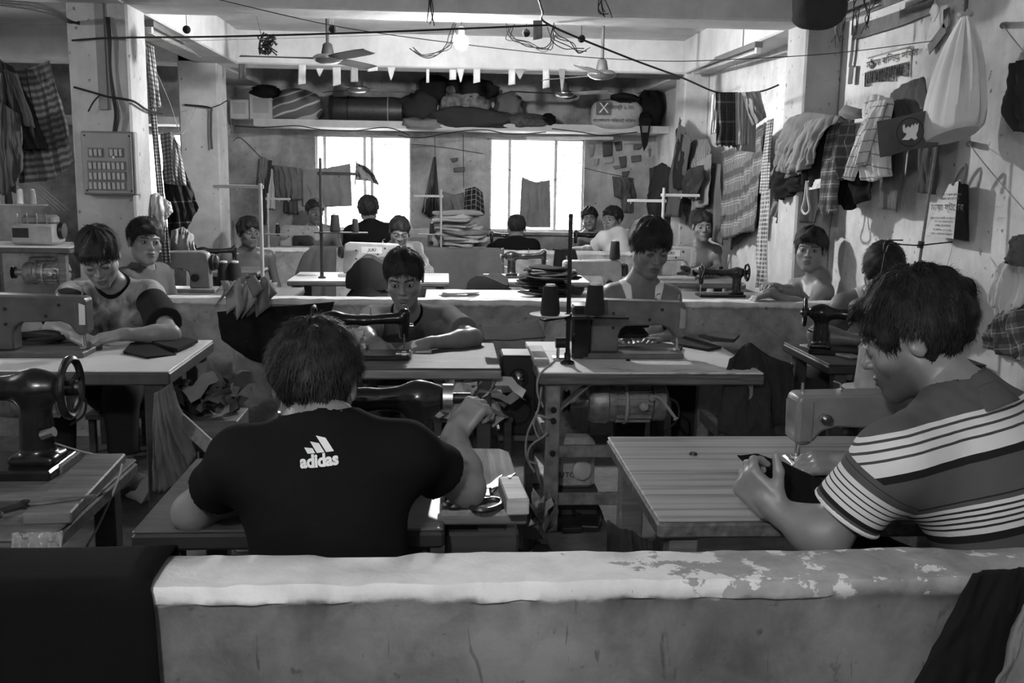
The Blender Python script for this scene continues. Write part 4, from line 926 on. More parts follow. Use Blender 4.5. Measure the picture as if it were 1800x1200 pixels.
def FB(v, var=.2): return fabric('cloth_%03d' % int(v*1000), v, var)
PL1 = plaid('plaid_mid', .16, [(0, .05, [(.25, .2, .05), (.8, .03, .5)]), (1, .06, [(.3, .2, .05), (.8, .03, .5)])])
PL2 = plaid('plaid_bold', .2, [(0, .16, [(.3, .2, .04), (.75, .02, .5)]), (1, .19, [(.25, .18, .04), (.6, .02, .4), (.85, .03, .45)])])
PL3 = plaid('plaid_fine', .45, [(0, .022, [(.3, .22, .06)]), (1, .022, [(.3, .22, .06)])])
PL4 = plaid('lungi_band', .13, [(0, .03, [(.3, .12, .24)]), (1, .15, [(.2, .14, .045), (.5, .03, .35), (.62, .02, .35)])])
STR1 = plaid('striped_white_cloth', .62, [(1, .055, [(.5, .05, .02)])]); STR2 = plaid('striped_towel', .38, [(0, .02, [(.3, .15, .12), (.7, .1, .6)])])
STRB = plaid('black_white_band', .16, [(1, .3, [(.5, .25, .5)]), (1, .03, [(.5, .25, .02)]), (0, .07, [(.2, .12, .06)])])
KEF = plaid('black_white_scarf', .55, [(0, .018, [(.5, .25, .02)]), (1, .018, [(.5, .25, .02)])]); TOWD = plaid('dark_towel', .05, [(0, .04, [(.5, .05, .14)]), (1, .012, [(.5, .2, .02)]), (1, .11, [(.5, .05, .15)])])
DEN = fabric('denim', .09, .3); SHEER = fabric('thin_grey_cloth', .22, .2)
WX = ('X', 2.02)
# ---- right wall, between the far and near pillars
sheet('towel', 'dark patterned towel hanging over the cord by the right pillar', 'towel', [(1258, 162), (1297, 162)], [(1260, 252), (1296, 257)], ('Y', 5.72), TOWD, 3, .008, ragged=.015)
sheet('towel', 'pale striped towel with fringe hanging over the cord', 'towel', [(1293, 163), (1320, 164)], [(1294, 252), (1318, 250)], ('Y', 5.70), STR2, 2, .007, ragged=.015)
o = sheet('shirt', 'grey crumpled shirt bunched over the cord beside the towels', 'shirt', [(1304, 163), (1336, 160)], [(1322, 222), (1346, 206)], ('Y', 5.68), FB(.3), 3, .015, .04); sheet('sleeve', None, None, [(1306, 200), (1328, 205)], [(1293, 264), (1328, 268)], ('Y', 5.74), FB(.3), 2, .008, parent=o)
sheet('cloth_strip', 'narrow pale cloth loop hanging at the left end of the towels', 'cloth', [(1252, 166), (1262, 162)], [(1248, 236), (1262, 234)], ('Y', 5.74), FB(.55), 1, .006, .015)
sheet('sarong', 'large plaid sarong hanging on the right wall beside the patterned scarf', 'sarong', [(1270, 268), (1312, 248), (1349, 214)], [(1273, 422), (1300, 412), (1327, 405)], ('X', 1.97), PL4, 5, .022)
sheet('sarong', 'dark sarong hanging behind the plaid one on right wall', 'sarong', [(1330, 225), (1350, 214)], [(1282, 440), (1330, 400)], ('X', 2.04), FB(.06), 3, .015)
sheet('shirt', 'dark striped shirt bundled on a peg above hanging trousers', 'shirt', [(1208, 262), (1228, 246), (1246, 244)], [(1208, 320), (1232, 322), (1252, 300)], ('X', 1.93), plaid('dark_stripe', .12, [(0, .02, [(.4, .2, .3)])]), 3, .02, .06)
sheet('trousers', 'long dark grey trousers hanging beside the plaid sarong', 'trousers', [(1238, 285), (1268, 288)], [(1238, 410), (1256, 420), (1272, 432)], ('X', 1.96), FB(.10), 3, .012, .03)
sheet('shorts', 'checked shorts hanging low behind the bare-chested boy', 'shorts', [(1204, 318), (1222, 316)], [(1187, 393), (1214, 395)], ('X', 1.93), PL4, 2, .012, .02)
sheet('jacket', 'dark folded jacket hanging at the left of the peg bundle', 'jacket', [(1196, 205), (1218, 246)], [(1174, 380), (1196, 382)], ('X', 1.83), FB(.09), 3, .02, .03)
sheet('shirt', 'mid grey shirt hanging over the checked shorts', 'shirt', [(1224, 290), (1252, 270)], [(1222, 370), (1248, 360)], ('X', 1.9), FB(.2), 3, .018, .04)
sheet('paper_tag', 'white paper label pinned on hanging clothes behind the boy', 'paper', [(1213, 322), (1228, 318)], [(1210, 349), (1224, 349)], ('X', 1.86), PAPER, 1, .002, th=.001)
sheet('plastic_bag', 'pale crumpled plastic bag hanging behind the bare-chested boy', 'bag', [(1172, 335), (1184, 330)], [(1160, 385), (1186, 420)], ('X', 2.05), FB(.6), 3, .02, .05)
sheet('cloth', 'dark cloth bundle hanging in the far right corner', 'cloth', [(1146, 296), (1172, 288)], [(1140, 388), (1165, 385)], ('X', 2.06), FB(.07), 3, .02, .05)
sheet('cloth', 'mottled pale cloth hanging low in the far right corner', 'cloth', [(1160, 330), (1176, 340)], [(1150, 400), (1172, 432)], ('X', 2.05), plaid('mottled', .4, [(0, .05, [(.3, .2, .1)]), (1, .06, [(.6, .2, .15)])]), 3, .02, .04)
sheet('shirt', 'black shirt hanging behind the far right thread stand arms', 'shirt', [(1150, 300), (1170, 285), (1184, 295)], [(1142, 395), (1166, 400), (1180, 410)], ('X', 2.0), FB(.02), 4, .03, .06)
sheet('trousers', 'narrow black trousers hanging at the far right pillar', 'trousers', [(1192, 225), (1206, 240)], [(1190, 330), (1206, 335)], ('X', 1.82), FB(.015), 2, .015, .03)
sheet('jacket', 'crumpled dark jacket above the checked shorts', 'jacket', [(1214, 300), (1240, 290)], [(1206, 345), (1232, 350)], ('X', 1.84), FB(.03), 3, .025, .06)
o = sheet('scarf', 'long black and white patterned scarf hanging at the right pillar', 'scarf', [(1349, 212), (1360, 208)], [(1336, 340), (1351, 342)], ('X', 1.86), KEF, 1, .006, .01)
sheet('scarf_tail', None, None, [(1341, 335), (1356, 332)], [(1328, 505), (1346, 505)], ('X', 1.85), plaid('dark_scarf', .1, [(0, .02, [(.5, .2, .5)]), (1, .025, [(.5, .2, .5)])]), 2, .01, .01, parent=o)
# ---- the big bundle on pegs
W2 = lambda d: ('X', 2.06-d)
sheet('bag', 'black cloth bag at the top left of the peg bundle', 'bag', [(1392, 205), (1412, 203), (1428, 206)], [(1382, 232), (1400, 240), (1425, 222)], W2(.1), FB(.012), 2, .01, .05)
o = sheet('jacket', 'large crumpled grey jacket slung over the peg bundle', 'jacket', [(1384, 228), (1405, 206), (1440, 197), (1482, 204)], [(1362, 325), (1384, 300), (1408, 314), (1440, 300)], W2(.15), FB(.17), 5, .03, .09); sheet('sleeve', None, None, [(1400, 232), (1420, 220)], [(1370, 300), (1388, 306)], W2(.24), FB(.2), 2, .012, .03, parent=o)
sheet('shirt', 'pale grey shirt hanging over the front of the jacket', 'shirt', [(1425, 214), (1470, 203)], [(1388, 292), (1412, 304), (1434, 288)], W2(.26), FB(.26), 4, .022, .04)
sheet('shirt', 'crumpled black shirt hanging under the grey jacket', 'shirt', [(1366, 285), (1412, 292)], [(1362, 342), (1390, 352), (1416, 330)], W2(.17), FB(.014), 4, .025, .06)
sheet('trousers', 'light brown trouser leg below the black shirt', 'trousers', [(1372, 325), (1388, 330)], [(1354, 378), (1366, 382)], W2(.1), FB(.22), 2, .008, .02); sheet('trousers', 'pale trouser leg with turned hem below the peg bundle', 'trousers', [(1382, 322), (1402, 325)], [(1366, 392), (1392, 397)], W2(.12), FB(.36), 2, .008, .02)
sheet('trousers', 'dark trousers hanging beside the white tag strap', 'trousers', [(1402, 290), (1440, 288)], [(1394, 388), (1434, 392)], W2(.12), FB(.05), 3, .012, .03)
sheet('shirt', 'black garment with drawstring in the middle of the bundle', 'shirt', [(1424, 232), (1466, 220)], [(1412, 326), (1448, 330)], W2(.2), FB(.015), 3, .02, .04)
sheet('scarf', 'grey checked scarf with ragged fringe in the bundle', 'scarf', [(1462, 222), (1484, 214)], [(1440, 362), (1468, 372)], W2(.2), PL1, 3, .012, .03, ragged=.03)
sheet('shirt', 'dark checked shirt between scarf and striped shirt', 'shirt', [(1484, 214), (1506, 210)], [(1478, 305), (1492, 318), (1500, 300)], W2(.16), plaid('dark_check', .07, [(0, .04, [(.4, .1, .25)]), (1, .05, [(.4, .1, .2)])]), 3, .018, .05)
sheet('cap', 'grey cap hung on a peg above the bundle', 'cap', [(1484, 196), (1500, 184), (1516, 192)], [(1486, 212), (1502, 210), (1518, 208)], W2(.1), FB(.22), 1, .004, .06)
sheet('jacket', 'black jacket hanging low behind the striped shirt', 'jacket', [(1462, 290), (1532, 284)], [(1466, 352), (1505, 370), (1532, 350)], W2(.1), FB(.012), 3, .02, .05)
o = sheet('shirt', 'white shirt with thin dark stripes hanging on a peg', 'shirt', [(1530, 172), (1552, 166), (1568, 172)], [(1520, 316), (1542, 320), (1562, 308)], W2(.16), STR1, 3, .02, .05); sheet('sleeve', None, None, [(1532, 190), (1546, 190)], [(1491, 312), (1502, 318)], W2(.2), STR1, 2, .01, .03, parent=o); sheet('sleeve', None, None, [(1536, 180), (1560, 175)], [(1506, 295), (1522, 290)], W2(.22), STR1, 2, .012, .03, parent=o)
o = empty('trousers', tuple(px(1600, 300, X=2.05)), 'dark grey trousers hung by the waist behind the flag', 'trousers')
sheet('waist', None, None, [(1566, 172), (1592, 150), (1622, 135)], [(1560, 235), (1590, 232), (1650, 228)], W2(.06), FB(.11), 3, .012, .03, parent=o); sheet('trouser_leg', None, None, [(1558, 232), (1592, 230)], [(1547, 366), (1582, 370)], W2(.06), FB(.11), 2, .008, .03, parent=o); sheet('trouser_leg', None, None, [(1620, 230), (1656, 226)], [(1617, 338), (1646, 342)], W2(.06), FB(.09), 2, .008, .03, parent=o)
o = MB().tube(smooth_pts(pl([(1418, 318), (1414, 350), (1410, 368), (1416, 376), (1423, 368), (1420, 345), (1420, 320)], W2(.24)), 5), .006, 5).build('strap', FB(.55)); tag(o, 'white cloth strap loop dangling from the bundle', 'strap')
sheet('paper_tag', 'white folded paper label on the bundle beside the strap', 'paper', [(1416, 318), (1444, 314)], [(1415, 336), (1442, 330)], W2(.23), PAPER, 1, .004, th=.001)
# ---- left side clothes
LY = ('Y', 4.75)
sheet('jacket', 'pale grey jacket at the left edge of the hanging clothes', 'jacket', [(-20, 120), (8, 130)], [(-25, 300), (28, 340)], ('Y', 4.66), FB(.12), 4, .02, .04)
o = sheet('jacket', 'dark jacket with collar hanging left of the plaid sarong', 'jacket', [(0, 104), (24, 118)], [(28, 262), (88, 262)], ('Y', 4.7), FB(.03), 4, .02, .05); sheet('sleeve', None, None, [(8, 122), (30, 130)], [(28, 215), (60, 225)], ('Y', 4.62), FB(.05), 2, .014, .03, parent=o)
sheet('jeans', 'worn denim trousers hanging at the far left edge', 'jeans', [(-10, 170), (36, 200)], [(-12, 335), (18, 345), (40, 300)], ('Y', 4.6), DEN, 3, .016, .04)
sheet('sarong', 'plaid sarong with striped band hanging in the left aisle', 'sarong', [(20, 122), (60, 118), (86, 106)], [(36, 322), (90, 318), (134, 285)], LY, STRB, 6, .02)
# ---- at the left pillar
sheet('scarf', 'spotted pale scarf hanging at the left pillar', 'scarf', [(257, 76), (270, 82)], [(268, 190), (283, 188)], ('Y', 5.68), plaid('spotted', .55, [(0, .02, [(.5, .2, .05)]), (1, .025, [(.5, .2, .05)])]), 2, .01, .02)
sheet('scarf', 'long black and white knotted scarf hanging down the left pillar', 'scarf', [(258, 110), (266, 110)], [(286, 462), (300, 462)], ('Y', 5.7), KEF, 2, .008, .012)
sheet('shirt', 'light checked shirt hanging by the left pillar', 'shirt', [(282, 236), (302, 232), (316, 255)], [(290, 322), (312, 325), (328, 326)], ('Y', 5.86), PL3, 4, .012, .03)
sheet('cloth', 'dark cloth with pale border hanging below the checked shirt', 'cloth', [(286, 300), (326, 300)], [(300, 420), (326, 412), (350, 365)], ('Y', 5.95), plaid('dark_border', .03, [(1, .12, [(.5, .03, .2)])]), 4, .02, .04)
sheet('plastic_bag', 'torn white plastic bag tied on the left pillar', 'bag', [(263, 342), (278, 338), (300, 355)], [(266, 368), (288, 395), (304, 372)], ('Y', 5.6), FB(.6, .1), 4, .02, .05); sheet('sack', 'grey gathered cloth hanging from the knotted scarf', 'cloth', [(264, 365), (290, 370)], [(272, 418), (292, 424)], ('Y', 5.62), FB(.3), 4, .018, .03)
sheet('cloth_bundle', 'bundle of pale fringed cloth on the floor side of the left pillar', 'cloth', [(302, 405), (325, 398), (340, 412)], [(302, 468), (325, 474), (352, 468)], ('Y', 5.93), FB(.35), 9, .03, .06)
# ---- back wall and windows
sheet('shirt', 'grey striped shirt hanging left of the left window', 'shirt', [(455, 280), (465, 275), (476, 284)], [(452, 318), (462, 325), (470, 330)], ('Y', 9.968), plaid('grey_stripe', .22, [(0, .03, [(.5, .2, .1)])]), 3, .02, .05)
sheet('shirt', 'bunch of grey shirts on the line left of the window', 'shirt', [(476, 290), (500, 292), (528, 295)], [(484, 345), (508, 352), (532, 350)], ('Y', 9.968), FB(.15), 5, .03, .08)
sheet('trousers', 'dark trousers hanging left of the left window', 'trousers', [(468, 280), (478, 282)], [(456, 392), (468, 395)], ('Y', 9.968), FB(.05), 2, .015, .03); sheet('cloth', 'white cloth hanging under the grey shirts', 'cloth', [(476, 296), (484, 298)], [(468, 365), (484, 368)], ('Y', 9.968), FB(.6), 2, .012, .02); sheet('trousers', 'dark folded trousers below the grey shirts by window', 'trousers', [(502, 320), (522, 322)], [(498, 372), (524, 378)], ('Y', 9.968), FB(.08), 3, .015, .03)
sheet('curtain', 'thin grey cloth hung across the left window', 'cloth', [(531, 297), (575, 295), (616, 287)], [(532, 362), (575, 364), (619, 362)], ('Y', 9.965), SHEER, 5, .012, th=.001)
sheet('curtain', 'thin grey cloth pinned across the right window', 'cloth', [(917, 312), (942, 320), (967, 316)], [(912, 398), (940, 400), (968, 400)], ('Y', 9.965), SHEER, 4, .01, th=.001)
sheet('flag', 'small dark flag hanging at the left window', 'flag', [(627, 286), (645, 293), (656, 302)], [(625, 316), (648, 318), (667, 326)], ('Y', 6.6), FB(.05), 1, .01); MB().cyl(px(627, 282, Y=6.6), px(624, 326, Y=6.6), .004, n=6).build('flag_pole', DKM, bpy.data.objects['flag'])
sheet('plastic_bag', 'black glossy bag hanging between the windows', 'bag', [(762, 276), (766, 276)], [(741, 372), (756, 382), (773, 372)], ('Y', 9.968), PLAS, 5, .025, .07, topamp=.05)
o = sheet('shirt', 'checked dark shirt hanging right of the black bag', 'shirt', [(818, 332), (835, 328), (848, 338)], [(815, 372), (832, 380), (852, 376)], ('Y', 9.968), plaid('black_check', .03, [(0, .05, [(.4, .06, .4)]), (1, .05, [(.4, .06, .4)])]), 3, .02, .06)
sheet('shirt', 'grey rumpled shirt hanging above the folded cloth', 'shirt', [(776, 336), (798, 342), (815, 338)], [(778, 375), (800, 380), (818, 376)], ('Y', 9.968), FB(.18), 4, .025, .08)
sheet('cloth', 'dark cloth hanging behind the boy in the far corner', 'cloth', [(1076, 310), (1092, 312), (1112, 314)], [(1080, 345), (1095, 350), (1116, 348)], ('Y', 9.968), FB(.1), 4, .02, .05); sheet('trousers', 'short dark trousers on the line in the far corner', 'trousers', [(1090, 320), (1112, 320)], [(1092, 372), (1112, 374)], ('Y', 9.968), FB(.13), 3, .012, .03)
# ---- things draped over half walls and tables
def over_wall(name, label, cat, x0, x1, yb, yt, m, back, front, Yc=(1.41, 1.535), folds=3, amp=.012, x0b=None, x1b=None, thk=.006):
    """cloth laid over a half wall: down the front, over the cap, down the back"""
    global _cs; _cs += 1; nu, vs, fs, uv = 30, [], [], []; prof = [(Yc[0]-.02, HW-front), (Yc[0]-.02, HW-front*.5), (Yc[0]-.018, HW-.04), (Yc[0]-.012, HW+.006), (Yc[0]+.03, HW+.014), (Yc[1]-.03, HW+.014), (Yc[1]+.008, HW+.006), (Yc[1]+.012, HW-.04), (Yc[1]+.014, HW-back)]
    P = smooth_pts([V(0, a, b) for a, b in prof], 4)
    for j, p in enumerate(P):
        v = j/(len(P)-1)
        for i in range(nu+1):
            u = i/nu; fr = max(0, 1-v*3); x = lerp(lerp(x0, x0b if x0b is not None else x0, fr), lerp(x1, x1b if x1b is not None else x1, fr), u)
            am = amp*(fr if p.y < Yc[0]+.01 else 0)+amp*.15; vs.append((x, p.y-am*abs(math.sin(3.14*folds*u+_cs+2*v))*(1 if p.y < sum(Yc)/2 else -1), p.z+.002*math.sin(9*u+_cs))); uv.append((u*(x1-x0), v*(front+back+.15)))
    for j in range(len(P)-1):
        for i in range(nu): a = j*(nu+1)+i; fs.append((a, a+1, a+nu+2, a+nu+1))
    me = bpy.data.meshes.new(name); me.from_pydata(vs, [], fs); ul = me.uv_layers.new(name='UVMap'); ul.data.foreach_set('uv', [c for lp in me.loops for c in uv[lp.vertex_index]]); me.update(); me.shade_smooth()
    o = link(name, me, m); tag(o, label, cat); s = o.modifiers.new('t', 'SOLIDIFY'); s.thickness = thk; s.offset = 0; return o
X_ = lambda x, y, Y: px(x, y, Y=Y)[0]
over_wall('blanket', 'black cloth draped over the near half wall at lower left', 'cloth', -1.2, X_(272, 990, 1.42), 0, 0, FB(.004), .25, .62, x1b=X_(300, 1150, 1.40), folds=2, amp=.01)
sheet('cloth', 'black cloth slung along the middle half wall behind the cut pieces', 'cloth', [(382, 548), (440, 540), (520, 536), (588, 530)], [(390, 596), (440, 632), (500, 648), (562, 600)], ('Y', 4.815), FB(.012), 3, .012, .02)
over_wall('cloth', 'grey cloth draped over the far half wall left of the small boy', 'cloth', X_(545, 450, 8.1), X_(592, 450, 8.1), 0, 0, FB(.09), .1, .42, (8.12, 8.24), 3, .03, X_(505, 520, 8.1), X_(590, 520, 8.1))
over_wall('cloth', 'wide dark cloth draped over the far half wall centre', 'cloth', X_(745, 450, 8.1), X_(882, 450, 8.1), 0, 0, FB(.1), .1, .4, (8.12, 8.24), 3, .015, X_(740, 520, 8.1), X_(890, 520, 8.1))
over_wall('cloth', 'black garment hanging over the far half wall beside the cloth heap', 'cloth', X_(975, 445, 8.1), X_(1012, 445, 8.1), 0, 0, FB(.012), .1, .3, (8.12, 8.24), 3, .02, X_(970, 480, 8.1), X_(1020, 480, 8.1))
def heap(name, label, cat, c, size, layers, m, seed=0, jag=.3, flat=True, group=None, mats=None, pieces='cloth_piece'):
    """stack of folded or cut cloth; each layer a piece of its own"""
    r = random.Random(seed); o = empty(name, c, label, cat, group); z = 0
    for k in range(layers):
        t = size[2]/layers; w, d = size[0]*(1-.25*r.random()*jag*2), size[1]*(1-.25*r.random()*jag*2); n = 14; vs, fs = [], []; ox, oy = (r.random()-.5)*jag*size[0]*.3, (r.random()-.5)*jag*size[1]*.3; ph = r.random()*6
        for q, zz, sc in ((0, 0, .97), (1, t*.5, 1.0), (2, t*1.05, .95), (3, t*1.1, .5)):
            for i in range(n):
                a = 2*math.pi*i/n; e = (abs(math.cos(a))**7+abs(math.sin(a))**7)**(-1/7) if flat else 1; rr = e*(1+.06*math.sin(5*a+ph)+.05*(r.random()-.5))*sc
                vs.append((ox+w/2*rr*math.cos(a), oy+d/2*rr*math.sin(a), z+zz*(1+.35*math.sin(2*a+ph))+.25*t*math.sin(3*a+ph)*(1 if flat else 0)))
        for q in range(3):
            for i in range(n): fs.append((q*n+i, q*n+(i+1) % n, (q+1)*n+(i+1) % n, (q+1)*n+i))
        fs += [tuple(range(3*n, 4*n)), tuple(range(n-1, -1, -1))]
        R3 = Matrix.Rotation((r.random()-.5)*jag*1.1, 3, 'Z') @ Matrix.Rotation((r.random()-.5)*jag*.12, 3, 'Y'); vs = [R3 @ V(p_) for p_ in vs] if flat else vs
        MB().add(vs, fs).build(pieces, r.choice(mats) if mats else m, o, smooth=60); z += t
    return o
heap('folded_cloth_stack', 'tall stack of folded pale garments between the windows', 'cloth stack', (px(808, 430, Y=8.95)[0], 9.05, .6), (.46, .36, .36), 13, None, 3, .8, mats=[FB(.3), FB(.38), FB(.22), FB(.45)])
heap('cut_cloth_stack', 'heap of dark cut garment pieces beside the small white table', 'cloth stack', (px(965, 520, Y=5.75)[0], 5.75, .6), (.36, .3, .17), 18, None, 5, 1.1, mats=[FB(.02), FB(.05), FB(.1), FB(.03)])
heap('paper_stack', 'stack of white cut sheets on the bench behind middle half wall', 'paper stack', (px(805, 525, Y=5.5)[0], 5.45, .62), (.2, .16, .035), 5, FB(.55), 6, .6)
heap('cloth_heap', 'dark cloth heap at the black machine before the far half wall', 'cloth heap', (px(862, 505, Y=6.4)[0], 6.3, .0), (.34, .28, .63), 7, FB(.03), 7, .5, False)
heap('cloth_sack', 'dark bulging cloth sack in front of the pale lettered machine', 'sack', (px(650, 505, Y=6.3)[0], 6.25, .0), (.28, .26, .72), 5, FB(.035), 8, .2, False)
heap('cloth_heap', 'dark cloth heap on the table of the boy by the right wall', 'cloth heap', (px(1240, 485, Y=6.9)[0], 7.05, .6), (.34, .2, .055), 3, FB(.02), 9, .7, False)
heap('cloth_heap', 'dark oily rags beside the left machine needle', 'cloth heap', tuple(px(65, 607, Z=.6)), (.26, .14, .05), 4, FB(.03), 10, .8, False)
heap('cloth_heap', 'white cloth pieces piled under the grey machine arm', 'cloth heap', tuple(px(1100, 600, Z=.6)), (.22, .14, .05), 4, FB(.6), 11, .8, False)
heap('cloth_heap', 'dark cloth pushed under the grey machine arm', 'cloth heap', (px(1100, 585, Y=3.92)[0], 3.93, .65), (.2, .12, .06), 3, FB(.02), 12, .6, False)
def flat_cut(name, label, cat, poly, z, m, th=.006, group=None, seed=0, parent=None, curl=.01):
    """flat cut piece of cloth or paper lying at height z; poly in pixels"""
    P = [V(px(a, b, Z=z)) for a, b in poly]; c = sum(P, V(0, 0, 0))/len(P); r = random.Random(seed+len(poly)); n = len(P)
    vs = [p+V(0, 0, th*.5+curl*r.random()) for p in P]+[lerp(p, c, .5)+V(0, 0, th*1.2+.3*curl*r.random()) for p in P]+[c+V(0, 0, th*1.2)]+[p+V(0, 0, .0) for p in P]
    fs = [(i, (i+1) % n, n+(i+1) % n, n+i) for i in range(n)]+[(n+i, n+(i+1) % n, 2*n) for i in range(n)]+[(2*n+1+(i+1) % n, (i+1) % n, i, 2*n+1+i) for i in range(n)]+[tuple(range(3*n, 2*n, -1))]
    o = MB().add(vs, fs).build(name, m, parent, smooth=50)
    if parent is None: tag(o, label, cat, group)
    return o
flat_cut('cloth_piece', 'black cut cloth piece with loose threads on the left white table', 'cloth', [(217, 622), (230, 607), (262, 600), (295, 605), (310, 624), (258, 631)], .6, FB(.018)); flat_cut('cloth_piece', 'black cut cloth piece near the corner of the left white table', 'cloth', [(258, 600), (300, 592), (348, 602), (312, 618), (290, 612)], .607, FB(.02))
flat_cut('cloth_piece', 'dark cloth strip under the needle of the left machine', 'cloth', [(110, 606), (160, 604), (180, 614), (150, 622), (70, 622), (80, 610)], .6, FB(.05))
flat_cut('cloth_piece', 'grey cut piece pointing right on the worn white top', 'cloth', [(1178, 600), (1205, 595), (1268, 613), (1245, 618), (1190, 608)], .6, FB(.035)); flat_cut('cloth_piece', 'grey cut piece at the far edge of the worn white top', 'cloth', [(1228, 592), (1260, 586), (1300, 592), (1290, 602), (1250, 600)], .607, FB(.06)); flat_cut('cloth_piece', 'dark cloth under the needle of the guarded machine', 'cloth', [(1070, 612), (1150, 604), (1200, 612), (1195, 620), (1080, 622)], .602, FB(.03))
flat_cut('fabric_strip', 'small white fabric strip under the black machine needle', 'cloth', [(705, 615), (735, 610), (760, 612), (758, 620), (720, 620)], .6, FB(.6), curl=.004)
sheet('shirt', 'dark unfinished shirt hanging off the right end of the worn table', 'shirt', [(1282, 630, 0), (1312, 598, .1), (1345, 622, .25), (1392, 640, .3)], [(1258, 760, -.12), (1310, 768, -.12), (1350, 770, -.05), (1398, 690, .1)], ('Y', 3.5), FB(.035), 4, .03, .05, sag_=.0)
# cut pieces lying over the middle half wall
r = random.Random(5)
o = empty('cut_pieces', tuple(px(430, 520, Y=4.84)), 'fanned heap of grey cut cloth pieces over the middle half wall', 'cloth heap')
for k in range(26):
    x = 384+r.random()*84; y = 488+r.random()*26; a = (r.random()-.45)*46; Y = 4.835-.008*(k % 9); w = 10+r.random()*16; L_ = 26+r.random()*38; q_ = (r.random()-.5)*14
    sheet('cut_piece', None, None, [(x, y, Y-4.83), (x+w, y-6+q_, Y-4.83)], [(x+a-6, y+L_, Y-4.86), (x+a+w*.7, y+L_-14+q_, Y-4.86)], ('Y', 4.83), r.choice([FB(.13), FB(.18), FB(.23)]), 1, .006, .014, parent=o, nu=6, nv=6, th=.002)
for k in range(8):
    x = 390+k*10; sheet('cut_piece', None, None, [(x, 500-k % 3*3, .1), (x+28, 492+k % 2*4, .1)], [(x-10+k*2, 512+k*2, -.02), (x+22, 504+k*2, -.03)], ('Y', 4.83), FB(.2), 1, .006, .01, parent=o, nu=6, nv=5, th=.002)
# cloth in the striped-shirt man's hands
sheet('cloth', 'black fabric held by the striped-shirt man under the needle', 'cloth', [(1296, 800, .12), (1328, 796, .14), (1374, 810, .16), (1428, 836, .14), (1490, 862, .1)], [(1335, 838, .06), (1362, 880, 0), (1402, 925, -.06), (1440, 930, -.06), (1490, 905, 0)], ('Y', 1.95), FB(.008), 2, .012, .02)
sheet('cloth', 'dark cloth lying folded beneath the striped table', 'cloth', [(1068, 912), (1100, 915), (1150, 935)], [(1060, 1445), (1150, 1450), (1290, 1445)], ('Y', 1.8), FB(.02), 2, .02, .1)
# ------------------------------------------------------------------ ceiling: lamps, fans, wires
def bulb(label, p, power, top_z, on=True):
    o = empty('light_bulb', p, label, 'light bulb')
    MB().lathe([(.0, -.044), (.018, -.041), (.034, -.026), (.041, -.002), (.035, .02), (.018, .038), (.013, .046)], n=18).build('glass', emit('lit_glass', power/(4*math.pi**2*.036**2)), o, smooth=True)
    MB().cyl((0, 0, .044), (0, 0, .085), .017, n=14).build('socket', PLAS, o, smooth=True)
    MB().cyl((0, 0, .085), (0, 0, top_z-p[2]), .003, n=6).build('cord', WIRE, o)
    return o
p = V(px(811, 74, Y=5.95)); bulb('bare glowing light bulb hanging below the middle beam', p, LAMP_MID, ZC)
bulb('bare light bulb hanging behind the camera over the near half wall', V(-.45, -.2, 1.95), LAMP_NEAR, ZC)
bulb('added fill bulb over the left aisle out of view', V(-3.2, 3.2, 1.95), FILL_AISLE, ZC)  # unseen bulb, added to brighten the left aisle wall
def fan(label, p, top, r, a0, s=1.0, m=None):
    o = empty('ceiling_fan', p, label, 'ceiling fan'); m = m or mat('fan_paint', .05, .6, 0, .2)
    MB().cyl((0, 0, .05*s), (0, 0, top-p[2]), .012*s, n=10).build('rod', m, o, smooth=True); MB().lathe([(.012, 0), (.05, .0), (.03, -.05), (.013, -.06)], (0, 0, top-p[2]), n=16).build('ceiling_cup', m, o, smooth=True)
    MB().lathe([(.018, .1), (.03, .09), (.042, .03), (.04, .025), (.018, .022)], (0, 0, 0), n=16).build('canopy', m, o, smooth=True)
    MB().lathe([(.02, .028), (.075, .024), (.098, .008), (.098, -.004), (.08, -.02), (.05, -.032), (.0, -.036)], n=24).build('motor', mat('fan_metal', .2, .3, .5, .2), o, smooth=True)
    for k in range(3):
        a = a0+2*math.pi*k/3; d = V(math.cos(a), math.sin(a), 0); q = V(-d.y, d.x, 0); vs = []
        for t, w in ((.16, .045), (.4, .06), (.85, .058), (1.0, .04)):
            for sg in (-1, 1): vs.append(d*r*t+q*w*sg+V(0, 0, -.006*sg*1.5+.002))
        vs += [v-V(0, 0, .004) for v in vs]
        fs = [(0, 1, 3, 2), (2, 3, 5, 4), (4, 5, 7, 6)]; fs = fs+[tuple(i+8 for i in reversed(f)) for f in fs]+[(0, 2, 10, 8), (2, 4, 12, 10), (4, 6, 14, 12), (1, 9, 11, 3), (3, 11, 13, 5), (5, 13, 15, 7), (6, 7, 15, 14), (0, 8, 9, 1)]
        bl = MB().add(vs, fs).build('blade', m, o); MB().beam(d*.07, d*r*.2, .03, .005).build('blade_arm', DKM, bl)
    return o
FD = mat('fan_dark', .09, .35, 0, .2)
fan('dark ceiling fan at left between the two beams', V(px(576, 103, Y=6.8)), ZC, .56, 3.2, .9, mat('fan_black', .015, .7))
fan('pale ceiling fan at right between the two beams', V(px(1058, 131, Y=6.8)), ZC, .56, .12, .9, mat('fan_grey', .07, .6, 0, .15))
fan('small far ceiling fan above the rolled bag', V(px(630, 157, Y=9.0)), ZC, .5, .2, .8)
fan('small far ceiling fan left of the printed sack', V(px(992, 165, Y=9.0)), ZC, .5, 3.4, .8)
